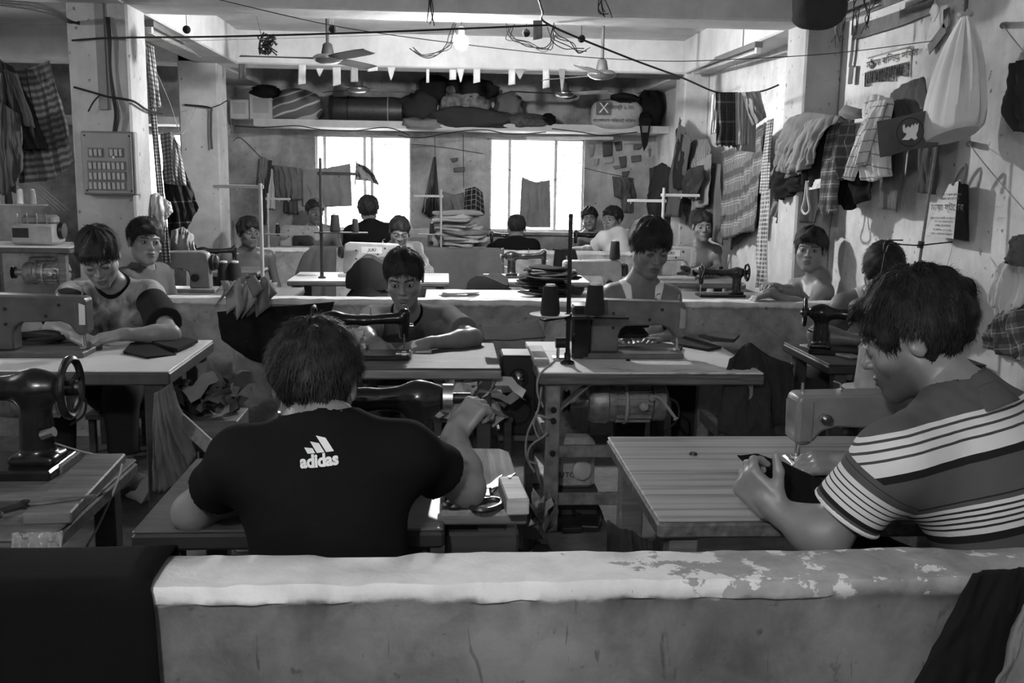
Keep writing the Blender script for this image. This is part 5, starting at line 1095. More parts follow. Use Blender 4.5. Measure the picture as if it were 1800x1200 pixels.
def tube_light(label, a, b, lit=False, hang=.0):
    a, b = V(a), V(b); o = empty('tube_light', (a+b)/2, label, 'tube light'); c = (a+b)/2; a, b = a-c, b-c; d = (b-a).normalized()
    MB().beam(a, b, .05, .035).build('batten', mat('batten_paint', .12, .5), o); MB().cyl(a+V(0, 0, -.035)+d*.03, b+V(0, 0, -.035)-d*.03, .013, n=12).build('tube', mat('tube_glass', .3, .2), o, smooth=True)
    for q in (a+d*.02, b-d*.02): MB().cbox(q+V(0, 0, -.03), (.03, .03, .04), .004).build('lamp_holder', WHP, o)
    if hang:
        for t in (.25, .8): MB().cyl(lerp(a, b, t), lerp(a, b, t)+V(0, 0, hang), .003, n=6).build('hanger', WIRE, o)
    return o
tube_light('unlit tube light under the side beam at the left pillar', px(262, 41, Y=5.75), px(350, 88, Y=7.6), hang=.1)
tube_light('unlit tube light hung along the right side beam', px(1219, 121, Y=7.9), px(1334, 78, Y=6.0), hang=.15)
tube_light('unlit tube light on the right side beam near the sack', px(1478, 20, X=1.84), px(1562, -14, X=1.84))
def wire(name, label, pts, r=.004, m=None, cat='cable', sg=None):
    o = MB().tube(smooth_pts(pts, 6), r, 6).build(name, m or WIRE, smooth=True); tag(o, label, cat); return o
q = lambda x, y, Y: V(px(x, y, Y=Y))
wire('cable', 'thick black cable strung across the room from the left pillar', [q(126, 71, 5.27), q(180, 67, 5.27), q(232, 66, 5.2), q(400, 64, 5.05), q(650, 57, 4.95), q(800, 51, 4.9), q(966, 44, 4.9)], .005)
wire('cable', 'black cable running from the ceiling knot to the right pillar cord', [q(945, -10, 4.5), q(954, 20, 4.7), q(966, 44, 4.9), q(1100, 100, 5.2), q(1200, 137, 5.5), q(1259, 162, 5.72), q(1300, 164, 5.72), q(1340, 160, 5.72), q(1369, 149, 5.72)], .005)
wire('wire', 'thin wire sagging across the ceiling toward the right wall', [q(375, -3, 4.6), q(590, 46, 5.0), q(800, 76, 5.1), q(1000, 98, 5.2), q(1150, 107, 5.2), q(1250, 106, 5.0), q(1450, 95, 4.6), q(1640, 72, 4.0)], .002)
wire('wire', 'thin pale wire below the thick black cable', [q(260, 73, 5.3), q(480, 68, 5.2), q(660, 62, 5.1), q(800, 55, 5.0)], .0012, STRING)
wire('cord', 'thin cord strung from the left pillar back to the second pillar', [q(250, 70, 5.6), q(282, 142, 5.8), q(300, 185, 5.88), q(318, 235, 5.9), q(332, 215, 7.0), q(345, 188, 8.0)], .002, STRING, 'cord')
for k, (x, y) in enumerate(((328, 52), (585, 51), (925, 58), (1022, 68))):
    c = px(x, y, Y=5.66); o = empty('paper_ball', c, ['dark ball hanging beside the left tube light', 'dark ball hanging beside the left fan rod', 'dark ball hanging right of the lit bulb', 'dark ball hanging where the black cable passes'][k], 'ball', 'dark balls below the middle beam')
    MB().sphere((0, 0, 0), .022, 12, 8).build('ball', FB(.015), o, smooth=True); MB().cyl((0, 0, .02), (0, 0, ZC-c[2]), .002, n=5).build('string', WIRE, o)
o = empty('wire_tangle', px(470, 78, Y=5.6), 'black tangled ball of shiny tape hanging from the beam', 'wire tangle'); r = random.Random(2)
for k in range(9): MB().tube(smooth_pts([V(r.uniform(-.05, .05), r.uniform(-.03, .03), r.uniform(-.06, .06)) for i in range(6)], 4), .004, 4).build('tape_strand', PLAS, o)
MB().cyl((-.03, 0, .04), (-.05, 0, .14), .002, n=5).build('string', WIRE, o)
def tinsel(label, pts, Y, seed, n=5, m=None):
    o = empty('tinsel', px(*pts[0], Y=Y), label, 'decoration'); r = random.Random(seed); c = V(o.location); P = [V(px(a, b, Y=Y))-c for a, b in pts]
    for k in range(n): MB().tube(smooth_pts([p+V(r.gauss(0, .012), r.gauss(0, .01), r.gauss(0, .012)) for p in P], 4), .0025, 4).build('strand', m or mat('tinsel', .35, .2, .8, .6, 60), o)
tinsel('shiny tinsel scraps hanging left of the lit bulb', [(725, 88), (745, 97), (765, 95), (790, 82), (795, 62), (797, 42)], 5.45, 1, 4, mat('dull_tinsel', .12, .3, .6, .7, 60)); tinsel('tinsel garland remnant on the beam right of the bulb', [(895, 44), (898, 62), (930, 75), (955, 85), (972, 70), (975, 45)], 5.45, 2, 4, mat('dull_tinsel', .12, .3, .6, .7, 60)); tinsel('loose dark tinsel strands at the right of the garland remnant', [(974, 45), (976, 66), (1000, 75), (1015, 92), (1035, 82)], 5.45, 3, 4, PLAS); tinsel('wire stubs hanging from the top edge above the bulb', [(757, -8), (756, 15), (754, 38)], 5.2, 4, 4, WIRE); tinsel('frayed strip hanging from the top edge right of centre', [(1058, -8), (1062, 12), (1065, 30)], 5.2, 5, 5, PLAS)
for k, (x, y0, y1) in enumerate(((1472, 35, 80), (1486, 20, 70), (1505, 8, 60), (1527, 5, 52))): tinsel(['first', 'second', 'third', 'fourth'][k]+' dark glitter strip from left hanging on the top right beam', [(x, y0-25), (x, y0), (x-2, (y0+y1)/2), (x-4, y1)], 1.84*F/(x-785), 10+k, 4, mat('glitter', .2, .2, .7, .8, 80))
# paper scraps of old bunting along the far beam
r = random.Random(9); PS = [mat('scrap_pale', .6, .8), mat('scrap_grey', .3, .8), mat('scrap_dark', .1, .8)]
ORD = ['first', 'second', 'third', 'fourth', 'fifth', 'sixth', 'seventh', 'eighth', 'ninth', 'tenth', 'eleventh', 'twelfth', 'thirteenth', 'fourteenth', 'fifteenth']; BX = [426, 531, 562, 592, 623, 655, 688, 796, 810, 838, 914, 900, 960, 988, 752]
for k, (x, y, w, h, m, tri) in enumerate([(426, 112, 13, 26, 2, 0), (531, 113, 13, 34, 0, 0), (562, 120, 14, 14, 0, 1), (592, 118, 14, 30, 0, 0), (623, 118, 13, 26, 1, 0), (655, 118, 18, 6, 0, 0), (688, 118, 15, 20, 0, 1), (796, 122, 12, 18, 0, 0), (810, 133, 14, 10, 0, 1), (838, 134, 12, 10, 0, 0), (914, 125, 20, 14, 1, 1), (900, 139, 12, 9, 0, 0), (960, 139, 12, 14, 0, 0), (988, 141, 12, 20, 1, 1), (945, 36, 16, 32, 1, 0), (752, 125, 5, 20, 0, 0)]):
    Y = 7.985 if k != 14 else 5.28
    if k != 14 and y > 124: h += y-121; y = 121
    o = sheet('paper_scrap', ['pale', 'grey', 'dark'][m]+(' pointed' if tri else ' square')+' bunting scrap, '+ORD[sorted(BX).index(x)]+' from left on the far beam' if k != 14 else 'torn paper strip stuck on the middle beam at the cable knot', 'paper', [(x-w/2, y), (x+w/2, y)], [(x-(w/2 if not tri else 1), y+h+r.random()*4), (x+(w/2 if not tri else 1), y+h)], ('Y', Y), PS[m], 1, .006, group='bunting scraps on the far beam' if k != 14 else None, th=.001, nu=5, nv=4)
# ------------------------------------------------------------------ loft shelf
SZ = 1.765; xs = lambda x: px(x, 215, Y=9.6)[0]
CARD = mat('cardboard', .45, .8, 0, .15, 8); 
def carton(label, x0, x1, h, y=9.6):
    a, b = xs(x0), xs(x1); o = empty('cardboard_box', ((a+b)/2, y, SZ), label, 'box'); MB().cbox((0, 0, h/2), (b-a, .2, h), .004).build('carton', CARD, o); MB().box((0, -.101, h*.55), ((b-a)*.7, .002, h*.6)).build('printed_panel', mat('print_grey', .33, .8, 0, .08, 6), o); MB().box((0, 0, h+.001), ((b-a)*.2, .2, .002)).build('tape', mat('tape', .3, .4), o)
carton('small white carton at the left end of the loft shelf', 409, 441, .17); carton('taller white carton beside the patterned sack on the shelf', 443, 482, .22)
def bundle(name, label, cat, x, y0, w, h, d, m, seed=1, lean=0, sq=3.0, Y=9.65, amp=.1, parent=None):
    c = px(x, y0, Y=Y); vs, fs = [], []; n, k = 28, 14; r = random.Random(seed); a1, a2, a3 = r.random()*6, r.random()*6, r.random()*6; W_ = w*Y/F/2; H_ = h*Y/F
    for j in range(k+1):
        ph = math.pi*j/k
        for i in range(n):
            th = 2*math.pi*i/n; e = lambda v, p: math.copysign(abs(v)**(2/p), v)
            f = 1+.9*amp*mnoise.noise((2.2*math.cos(th)+seed, 2.2*math.sin(th), 3*math.cos(ph)))+.7*amp*abs(mnoise.noise((4.5*math.cos(th)+seed, 4.5*math.sin(th), 6*math.cos(ph))))+.5*amp*(math.sin(3*th+a1+2*ph)+.6*math.sin(5*th+a2-3*ph)+.5*math.sin(9*th+4*ph+a3))*.5
            vs.append((W_*e(math.sin(ph), sq)*e(math.cos(th), sq)*f+lean*(1-math.cos(ph))*.5*W_, d/2*e(math.sin(ph), sq)*e(math.sin(th), sq)*f, H_/2*(1-e(math.cos(ph), sq))*(1+amp*.3*math.sin(2*th+a2))))
    for j in range(k):
        for i in range(n): fs.append((j*n+i, (j+1)*n+i, (j+1)*n+(i+1) % n, j*n+(i+1) % n))
    mb = MB(); mb.add(vs, fs)
    if parent: o = mb.build(name, m, parent, smooth=80); o.location = V(c)-V(parent.location); return o
    o = empty(name, c, label, cat); mb.build('cloth_body', m, o, smooth=80); return o
t = NT('swirl_print'); c = t.coord(); w = t.node('ShaderNodeTexWave', 1, wave_type='RINGS', i_Vector=t.mapn(c, (1, .4, 1.4), (0, .5, 0)), i_Scale=3.2, i_Distortion=4.0, i_Detail=1.0); t.grey(t.ramp(w, [(.86, .13), (.93, .5)])).set(.85); SWIRL = t.m
o = bundle('patterned_sack', 'grey sack with pale swirl lines on the loft shelf', 'sack', 518, 217, 92, 56, .3, SWIRL, 3, 0, 2.6, amp=.12)
o = empty('rolled_bag', px(645, 218, Y=9.6), 'long dark rolled bag lying on the loft shelf', 'bag'); Wd = .34
MB().lathe([(.0, -Wd), (.1, -Wd), (.118, -Wd+.02), (.125, -.15), (.122, .1), (.128, Wd-.1), (.115, Wd-.01), (.0, Wd)], (0, 0, .125), (1, 0, 0), 28).build('roll', mat('dark_vinyl', .03, .45, 0, .4, 40, .3, 60), o, smooth=50)
for x in (-.17, .2): MB().torus((x, 0, .125), (1, 0, 0), .127, .006, 28, 5).build('strap', FB(.25) if x > 0 else FB(.03), o, smooth=True)
MB().lathe([(.11, 0), (.13, .004), (.135, .03), (.12, .035)], (-Wd-.005, 0, .125), (1, 0, 0), 24).build('end_seam', FB(.02), o, smooth=True)
FLOR = plaid('floral_print', .2, [(0, .11, [(.4, .12, .05)]), (1, .09, [(.5, .14, .05)])])
for k, (lb, x, y0, w, h, m, sd, sq) in enumerate([('dark round bundle left in the shelf heap', 738, 212, 62, 48, FB(.03), 1, 2.4), ('black bundle at the top of the shelf heap', 765, 178, 50, 40, FB(.012), 2, 2.4), ('flower-print bundle in the middle of the shelf heap', 815, 205, 78, 56, mat('flower_print', .16, .9, 0, .75, 22), 3, 2.6), ('black quilt on top of the shelf heap', 825, 176, 84, 38, FB(.018), 4, 2.6), ('dark plaid quilt at the base of the shelf heap', 830, 227, 150, 36, FB(.04), 5, 2.8), ('grey pillow at the left foot of the shelf heap', 742, 229, 70, 20, FB(.2), 6, 2.8), ('grey square cushion leaning on the shelf heap', 893, 205, 44, 38, FB(.12), 7, 3.5), ('dark printed bundle right of the shelf heap', 925, 226, 66, 24, mat('dot_print', .07, .9, 0, .6, 30), 8, 2.6), ('black cloth roll end on the shelf', 962, 226, 24, 24, FB(.012), 9, 2.4), ('black bag beside the printed sack on the shelf', 1140, 230, 44, 66, FB(.012), 10, 2.4), ('dark bundle atop the printed sack', 1098, 186, 48, 20, FB(.02), 11, 2.4), ('dark rag on top of the white carton', 468, 174, 44, 22, FB(.015), 12, 2.2)]):
    bundle('cloth_bundle', lb, 'bundle', x, y0, w, h, .26, m, sd+20, 0, sq, Y=9.55 if k not in (4, 5, 7, 10) else 9.5, amp=.32)
sk = bundle('cement_sack', 'pale woven sack with printed lines on the loft shelf', 'sack', 1078, 229, 88, 52, .28, mat('woven_sack', .42, .7, 0, .15, 30), 31, .15, 3.2, Y=9.5, amp=.06); WR = RX90
MB().box((-.12, -.150, .19), (.14, .003, .12)).build('printed_patch', mat('print_dark', .12, .8), sk); txt('সিমেন্ট ১ নং', .05, INK, sk, (.03, -.152, .2), WR, 'printed_words'); txt('বাংলাদেশ সিমেন্ট মিলস', .04, INK, sk, (-.02, -.150, .08), WR, 'printed_words'); txt('X', .13, WINK, sk, (-.12, -.154, .19), WR, 'printed_mark')
o = empty('cap', px(1133, 208, Y=9.4), 'black cap hanging from the shelf edge by its strap', 'cap'); MB().lathe([(.055, 0), (.05, .035), (.03, .055), (0, .06)], n=16).build('crown', FB(.012), o, smooth=True); MB().prism([(-.06, 0), (.06, 0), (.03, -.24), (.0, -.3), (-.02, -.24)], .02, (0, -.03, 0)).build('hanging_flap', FB(.015), o); MB().prism([(-.03, -.07), (.03, -.07), (.025, -.13), (-.025, -.13)], .006, (0, -.043, 0)).build('badge', FB(.2), o)
for k, pts in enumerate(([(412, 221), (460, 224), (520, 221), (560, 227), (620, 230), (680, 224), (720, 238)], [(700, 238), (740, 242), (800, 232), (850, 228), (900, 236), (960, 232)], [(970, 226), (1020, 232), (1060, 238), (1120, 232)])): wire('cable', ['black cable stapled along the left part of the shelf edge', 'black cable sagging along the middle of the shelf edge', 'black cable along the right part of the shelf edge'][k], [q(a, b, 9.4) for a, b in pts], .005)
MB_ = MB().beam(px(925, 243, Y=9.72), px(1078, 243, Y=9.72), .03, .03); tag(MB_.build('tube_fitting', mat('dim_tube', .55, .4)), 'thin unlit tube fitting above the right window', 'tube light')
# torn papers on the back wall right of the window
for k, (x, y, w, h, d) in enumerate([(1040, 255, 12, 22, .25), (1068, 250, 18, 26, .08), (1086, 250, 14, 16, .1), (1122, 254, 18, 10, .12), (1094, 276, 14, 20, .1), (1118, 274, 18, 12, .15), (1048, 280, 12, 12, .3), (1070, 278, 18, 10, .35), (1084, 292, 14, 6, .2), (1100, 302, 14, 10, .1), (798, 279, 14, 6, .1), (807, 295, 20, 8, .12), (1142, 262, 6, 14, .2)]):
    sheet('torn_paper', ('dark' if d < .15 else 'mid grey' if d < .28 else 'pale')+' torn paper, '+ORD[k]+(' in the patch right of the right window' if k not in (10, 11) else ' on the wall between the windows'), 'paper', [(x-w/2, y), (x+w/2, y-2)], [(x-w/2*(.4+.5*(k % 2)), y+h), (x+w/2*(1-.5*(k % 3 == 0)), y+h-2)], ('Y', 9.985), mat('torn_%d' % int(d*100), d, .9), 1, .004, group='torn papers on the back wall', th=.001, nu=5, nv=4)
# lines on the back wall
for k, (pts, lb) in enumerate([([(410, 248), (424, 243), (460, 278)], 'string from a nail to the shirts left of the window'), ([(724, 253), (780, 259), (850, 270)], 'string stretched between the two windows'), ([(886, 290), (917, 312), (967, 318), (1000, 303)], 'string holding the cloth across the right window'), ([(1027, 295), (1060, 303), (1115, 314)], 'string holding clothes in the far corner'), ([(764, 240), (765, 278)], 'string holding the black bag between windows'), ([(814, 236), (815, 330)], 'light pull cord hanging between the windows')]): wire('string', lb, [q(a, b, 9.985) for a, b in pts], .003, WIRE, 'string')
# ------------------------------------------------------------------ left pillar: switchboard, conduit, cables
SB = empty('switchboard', px(191, 287, Y=5.24), 'grey switchboard panel with rows of white switches on left pillar', 'switchboard'); SBc = V(SB.location)
w, h = 88*5.25/F, 106*5.25/F; MB().cbox((0, .03, 0), (w, .06, h), .006).build('box', mat('panel_paint', .2, .5, 0, .2), SB); MB().cbox((-.004, -.003, 0), (w*.93, .008, h*.95), .003).build('face_panel', mat('panel_face', .26, .45, 0, .12), SB)
SWM = mat('switch_cream', .45, .4)
for y, cols in ((268, [(160, 6), (196, 6)]), (291, [(159, 16)]), (309, [(160, 16)]), (326, [(160, 16)])):
    for x0, n in cols:
        n = n//2; k0 = px(x0, y, Y=5.23); step = 7.6*5.25/F; MB().cbox(V(k0[0]+step*(n-1)/2, 5.234, k0[2])-SBc, (step*n+.012, .006, .048), .002).build('switch_plate', mat('plate_grey', .14, .5), SB)
        for i in range(n):
            s = MB().cbox(V(k0[0]+i*step, 5.228, k0[2])-SBc, (.016, .01, .034), .002, Matrix.Rotation(.15, 3, 'X')).build('switch', SWM, SB)
for sx in (-1, 1):
    for sz in (-1, 1): MB().cyl((sx*w*.42, -.006, sz*h*.43), (sx*w*.42, -.012, sz*h*.43), .005, n=8).build('screw', DKM, SB)
MB().cyl((.03, -.01, .03), (.03, -.016, .03), .006, n=8).build('pilot_lamp', mat('pilot', .8, .3), SB)
o = MB().cbox(((px(180, 130, Y=5.29)[0]), 5.292, 1.84), (.045, .02, .52), .003).build('conduit', mat('conduit_grey', .2, .6)); tag(o, 'flat grey cable conduit above the switchboard', 'conduit')
r = random.Random(4)
for k in range(4): wire('cable', ['longest', 'second', 'third', 'thinnest'][k]+' black cable of the bundle running down to the switchboard', [q(186+k*2, 30, 5.28), q(190+k*2, 70, 5.27), q(193+k, 120, 5.27), q(197+k*2, 165+r.random()*8, 5.27), q(202+k*3, 200, 5.26), q(199+k*2, 232, 5.26)], .0045-.0006*k)
wire('tie_cloth', 'dark cloth strip tied around the left pillar', [q(130, 153, 5.29), q(165, 163, 5.28), q(190, 170, 5.27), q(232, 177, 5.28), q(258, 193, 5.5), q(285, 200, 5.75)], .006, FB(.03), 'cloth strip'); wire('tie_cloth', 'loose end of the dark strip tied on left pillar', [q(178, 165, 5.27), q(165, 178, 5.26), q(155, 196, 5.26)], .004, FB(.03), 'cloth strip')
wire('cord', 'black knotted cord hanging on the second pillar', [q(325, 184, 7.98), q(368, 189, 7.97), q(371, 200, 7.97), q(371, 235, 7.97), q(373, 262, 7.97)], .008, WIRE, 'cord'); wire('string', 'tangled string around the second pillar', [q(368, 190, 7.97), q(385, 185, 7.96), q(402, 177, 7.95), q(404, 200, 7.95), q(407, 235, 7.95)], .004, WIRE, 'string')
for k in range(3): wire('cable', ['upper', 'middle', 'lower'][k]+' cable reaching the top of the left pillar', [q(-10, 2+k*3, 4.2), q(60, 6+k*6, 4.6), q(100, 20+k*4, 5.0), q(122, 36+k*2, 5.25), q(140, 42-k*2, 5.29)], .006-.001*k)
# ------------------------------------------------------------------ right wall: banner, sack, flag, tote bag
RW = Matrix(((0, 0, -1), (-1, 0, 0), (0, 1, 0)))     # text plane facing -x, reading along -y
def wallframe(x0, y0, x1, y1, X):
    a, b = V(px(x0, y0, X=X)), V(px(x1, y1, X=X)); return a, b
a, b = wallframe(1526, 100, 1602, 84, 2.072); a2, b2 = wallframe(1525, 124, 1600, 112, 2.072)
ctr = (a+b+a2+b2)/4; BN = empty('wall_banner', ctr, 'small white festival banner with black lettering and tinsel fringe', 'banner')
MB().add([p-ctr for p in (a, b, b2, a2)]+[p-ctr+V(.006, 0, 0) for p in (a, b, b2, a2)], [(0, 3, 2, 1), (4, 5, 6, 7), (0, 1, 5, 4), (1, 2, 6, 5), (2, 3, 7, 6), (3, 0, 4, 7)]).build('board', PAPER, BN)
sl = math.atan2(b.z-a.z, abs(b.y-a.y)); RT = RW @ Matrix.Diagonal((1.75, 1, 1))
txt('মহান বিজয় দিবস', .044, INK, BN, (-.006, -.04, .0), RT, 'banner_words', bold=.0006); txt('১', .075, INK, BN, (-.006, .165, .0), RT, 'banner_number', bold=.001)
for e_ in (0, 1): MB().box((-.004, 0, (.034 if e_ else -.034)), (.004, .45, .006)).build('border', mat('banner_border', .2, .6, 0, .7, 150), BN)
r = random.Random(7)
for k in range(17): y = -.215+.027*k; MB().beam((-.006, y, -.036), (-.012+.01*r.random(), y+.02*(r.random()-.5), -.085-.02*r.random()), .026, .002).build('tinsel_strip', mat('foil', .3, .25, .8, .7, 60), BN)
def strip(label, pts, w, X, m, name='paper_strip'):
    P = [V(px(a_, b_, X=X)) for a_, b_ in pts]; o = MB(); 
    for i in range(len(P)-1): o.beam(P[i], P[i+1], w, .003, (1, 0, 0), .001)
    tag(o.build(name, m), label, 'decoration')
DS = mat('dark_strip', .07, .6, 0, .4, 20)
strip('dark paper strip running along the side beam above the banner', [(1500, 58), (1530, 49), (1580, 33), (1640, 8)], .07, 2.06, DS); strip('dark hanging strip left of the banner', [(1501, 55), (1498, 90), (1494, 118)], .035, 2.06, DS); strip('curled dark strip end left of the banner', [(1497, 115), (1494, 148)], .055, 2.05, DS); strip('folded dark paper strip right of the banner', [(1664, 15), (1662, 48), (1632, 88)], .05, 2.06, DS); strip('light torn paper at the right end of the dark strip', [(1648, 8), (1638, 30)], .07, 2.03, mat('light_torn', .5, .8)); 
# hanging sack
def sack(label, xc, top, bot, w, X, m):
    T = V(px(xc, top, X=X)); B = V(px(xc-5, bot, X=X)); o = empty('hanging_sack', T, label, 'sack'); hgt = T.z-B.z; W_ = w*T.y/F/2; n, k = 72, 30; vs, fs = [], []
    prof = [(0, .03), (.06, .05), (.16, .26), (.3, .5), (.5, .74), (.7, .9), (.86, .99), (.96, .98), (1.0, .85)]
    for j in range(k+1):
        v = j/k; i0 = max(i for i in range(len(prof)) if prof[i][0] <= v+1e-9); i0 = min(i0, len(prof)-2); t_ = (v-prof[i0][0])/(prof[i0+1][0]-prof[i0][0]); rr = lerp(prof[i0][1], prof[i0+1][1], t_)
        for i in range(n):
            th = 2*math.pi*i/n; f = 1+(.16*math.sin(9*th+1.5*v)+.1*math.sin(17*th+2)+.06*math.sin(29*th))*(1-v)**.7*(.4+.6*min(1, v*6))+.03*math.sin(3*th)
            vs.append((-.45*W_*rr*f*math.cos(th)-.02, W_*rr*f*math.sin(th)*1.0+(v*.02), -v*hgt+.03*math.sin(th)*v**3*-1))
    for j in range(k):
        for i in range(n): fs.append((j*n+i, (j+1)*n+i, (j+1)*n+(i+1) % n, j*n+(i+1) % n))
    fs.append(tuple(range(k*n, k*n+n))); MB().add(vs, fs).build('sack_cloth', m, o, smooth=80)
    MB().tube(smooth_pts([(-.02, 0, -.03), (-.02, .0, .06), (0.0, .01, .16), (.02, .02, .3)], 5), .008, 6).build('tie_string', FB(.1), o); MB().torus((-.02, 0, -.035), (0, 0, 1), .02, .008, 14, 6).build('knot', FB(.4), o, smooth=True); return o
sack('large white cloth sack hanging high on the right wall', 1708, 8, 238, 168, 1.92, fabric('sack_cotton', .68, .1, .85))
o = empty('tote_bag', px(1664, 360, X=2.04), 'white printed tote bag with dark sides hanging on the right wall', 'bag'); c = V(o.location)
tb = [V(px(x, y, X=1.985))-c for x, y in ((1685, 318), (1668, 324), (1625, 412), (1676, 420))]; bk = [V(px(x, y, X=2.06))-c for x, y in ((1702, 325), (1684, 328), (1650, 415), (1703, 424))]
MB().add(tb, [(0, 1, 2, 3)]).build('front_panel', fabric('bag_canvas', .62, .1), o); MB().add([tb[0], tb[3], bk[3], bk[0], tb[2], bk[2], bk[1], tb[1]], [(0, 3, 2, 1), (1, 2, 5, 4), (3, 6, 5, 2), (4, 5, 6, 7)]).build('side_panels', FB(.03), o)
for X in (1.985, 2.04): MB().tube(smooth_pts([V(px(a_, b_, X=X))-c for a_, b_ in ((1675, 325), (1684, 305), (1697, 290), (1697, 305), (1692, 322))], 5), .007, 6).build('handle', FB(.2), o, smooth=True)
ux = ((tb[3]-tb[2])+(tb[0]-tb[1])).normalized(); uz = ((tb[1]-tb[2])+(tb[0]-tb[3])).normalized(); nn = ux.cross(uz).normalized(); uz = nn.cross(ux); TR = Matrix((ux, uz, nn)).transposed(); fc = (tb[0]+tb[1]+tb[2]+tb[3])/4+nn*.004
for s_, sz, dx, dz in (('মায়া ষ্টোর', .036, .012, .01), ('এখানে সকল প্রকার', .014, .03, .06), ('কাপড় পাওয়া যায়', .014, .03, .045), ('প্রোঃ মোঃ আলী, দোকান নং ১২', .011, -.002, -.032), ('নিচ তলা, বাজার রোড', .011, -.006, -.046), ('ঢাকা, বাংলাদেশ', .013, -.01, -.062), ('মোবাইল ০১৭১২৩৪', .012, -.014, -.079), ('খুচরা ও পাইকারি বিক্রেতা', .011, -.018, -.095)): txt(s_, sz, INK, o, fc+ux*dx+uz*dz, TR @ Matrix.Diagonal((1.5, 1, 1)), 'printed_words')
# flag on its stick, standing on the dark table
FP = [V(px(1656, 188, Y=3.82)), V(px(1612, 490, Y=3.82)), V(px(1600, 600, Y=3.82))]; FP[2].z = .6
o = empty('flag', FP[2], 'grey flag with white bird emblem on a thin stick', 'flag'); c = V(o.location)
MB().tube([p-c for p in FP], .006, 8).build('stick', MIDW, o, smooth=True); fq = [(1541, 213), (1570, 208), (1610, 198), (1655, 189)]; fb = [(1546, 277), (1570, 272), (1605, 262), (1648, 258)]
o2 = sheet('flag_cloth', None, None, [tuple(V(px(x, y, Y=3.81))-c) for x, y in fq], [tuple(V(px(x, y, Y=3.81))-c) for x, y in fb], None, FB(.1), 1, .004, parent=o, th=.002, nrm=(0, -1, 0))
ec = V(px(1600, 232, Y=3.795))-c; MB().torus(ec, (0, 1, 0), .053, .0015, 36, 4).build('emblem_ring', FB(.04), o2)
bird = [(-.032, .02), (-.026, .03), (-.02, .012), (-.01, .022), (-.002, .016), (.006, .03), (.01, .022), (.018, .034), (.022, .026), (.03, .034), (.03, .01), (.024, -.01), (.03, -.022), (.02, -.03), (.006, -.022), (-.004, -.03), (-.03, -.03), (-.018, -.016), (-.014, -.006), (-.026, -.002), (-.03, .006)]
MB().prism(bird, .003, ec).build('bird_emblem', WINK, o2)
wire('wire_hook', 'bent wire thread guide fixed across the flag stick', [q(1587, 422, 3.8), q(1558, 424, 3.8), q(1553, 440, 3.8), q(1557, 443, 3.8), q(1565, 429, 3.8), q(1590, 430, 3.8), q(1617, 431, 3.8), q(1645, 428, 3.8), q(1674, 425, 3.8)], .003, DKM, 'wire'); 
MB_ = MB().cyl(px(1620, 424, Y=3.82), px(1617, 436, Y=3.82), .012, n=10); tag(MB_.build('clamp', DKM), 'small clamp holding the bent wire to the flag stick', 'clamp')
for k, pts in enumerate(([(1555, 443), (1548, 480), (1540, 500)], [(1675, 428), (1670, 450), (1660, 480)])): wire('thread', ['thread hanging from the left end of the bent wire', 'thread hanging from the right end of the bent wire'][k], [q(a_, b_, 3.8) for a_, b_ in pts], .001, STRING, 'thread')
for k, (x, y) in enumerate(((1703, 253), (1763, 45))): o = MB().cyl(px(x, y, X=2.08), px(x, y, X=2.03), .012, n=8).build('peg', MIDW); tag(o, ['wooden peg with string below the white sack', 'wooden peg with cord at the upper right wall'][k], 'peg'); wire('string', ['string slanting from the peg below the sack', 'cord slanting from the upper right peg'][k], [V(px(x, y, X=2.03)), V(px(x+40, y+50, X=1.95)), V(px(x+110, y+130, X=1.8))], .002, STRING, 'string')
sheet('jacket', 'dark jacket at the far right edge beside the white sack', 'jacket', [(1792, 118), (1812, 105)], [(1790, 228), (1830, 235)], ('X', 1.98), FB(.03), 3, .02, .05)
sheet('cloth', 'white cloth hanging at the right edge above the dark table', 'cloth', [(1800, 425), (1828, 400)], [(1742, 520), (1768, 558), (1800, 540)], ('X', 2.02), FB(.62, .1), 3, .02, .04); sheet('cloth', 'grey checked cloth hanging below the white one at right', 'cloth', [(1768, 550), (1800, 520)], [(1728, 608), (1768, 622), (1810, 640)], ('X', 2.04), PL1, 3, .02, .04); sheet('towel', 'dark shaggy towel at the right edge above the white cloth', 'towel', [(1788, 418), (1812, 410)], [(1779, 460), (1812, 470)], ('X', 1.93), FB(.1), 5, .015, .04)
o = bundle('plaid_bag', 'dark plaid cloth bag hanging at the top right of the beam', 'bag', 1437, 52, 86, 72, .2, plaid('bag_plaid', .05, [(0, .07, [(.4, .06, .3)]), (1, .07, [(.4, .06, .3)])]), 77, 0, 2.8, Y=4.4, amp=.1); MB().cyl((0, 0, .15), (.02, 0, .45), .004, n=6).build('cord', WIRE, o)
# ------------------------------------------------------------------ thread stands and spools
def foot_at(x, y, Z=.6): p = px(x, y, Z=Z); return (p[0], p[1], Z)
PST = mat('pale_stand', .4, .5)
p = px(456, 515, Y=5.75); thread_stand('tall pale thread stand beside the beige machine at the left', (p[0]+.02, 5.75, .6), .62, [(.6, .26, math.pi, 'arm')], PST, .011)
p = px(566, 490, Y=6.6); thread_stand('tall dark thread stand in front of the left window', (p[0], 6.6, .6), .78, [(.68, .24, 0, 'arm'), (.3, .3, 0, 'tray')], DKM, .01)
spool('black thread cone at left on the tray before the window', (p[0]+.09, 6.6, .905), 1.0, None, 'thread cones'); spool('slim black thread cone at right on the tray before the window', (p[0]+.22, 6.6, .905), .95, None, 'thread cones', .09, .025)
p = px(775, 440, Y=8.7); thread_stand('pale thread stand beside the folded cloth stack', (p[0], 8.8, .6), .56, [(.5, .24, math.pi, 'arm'), (.17, .2, math.pi, 'tray')], PST, .009); spool('small dark thread cone by the folded cloth stack', (p[0]-.08, 8.8, .775), .9, None, 'thread cones', .1, .026)
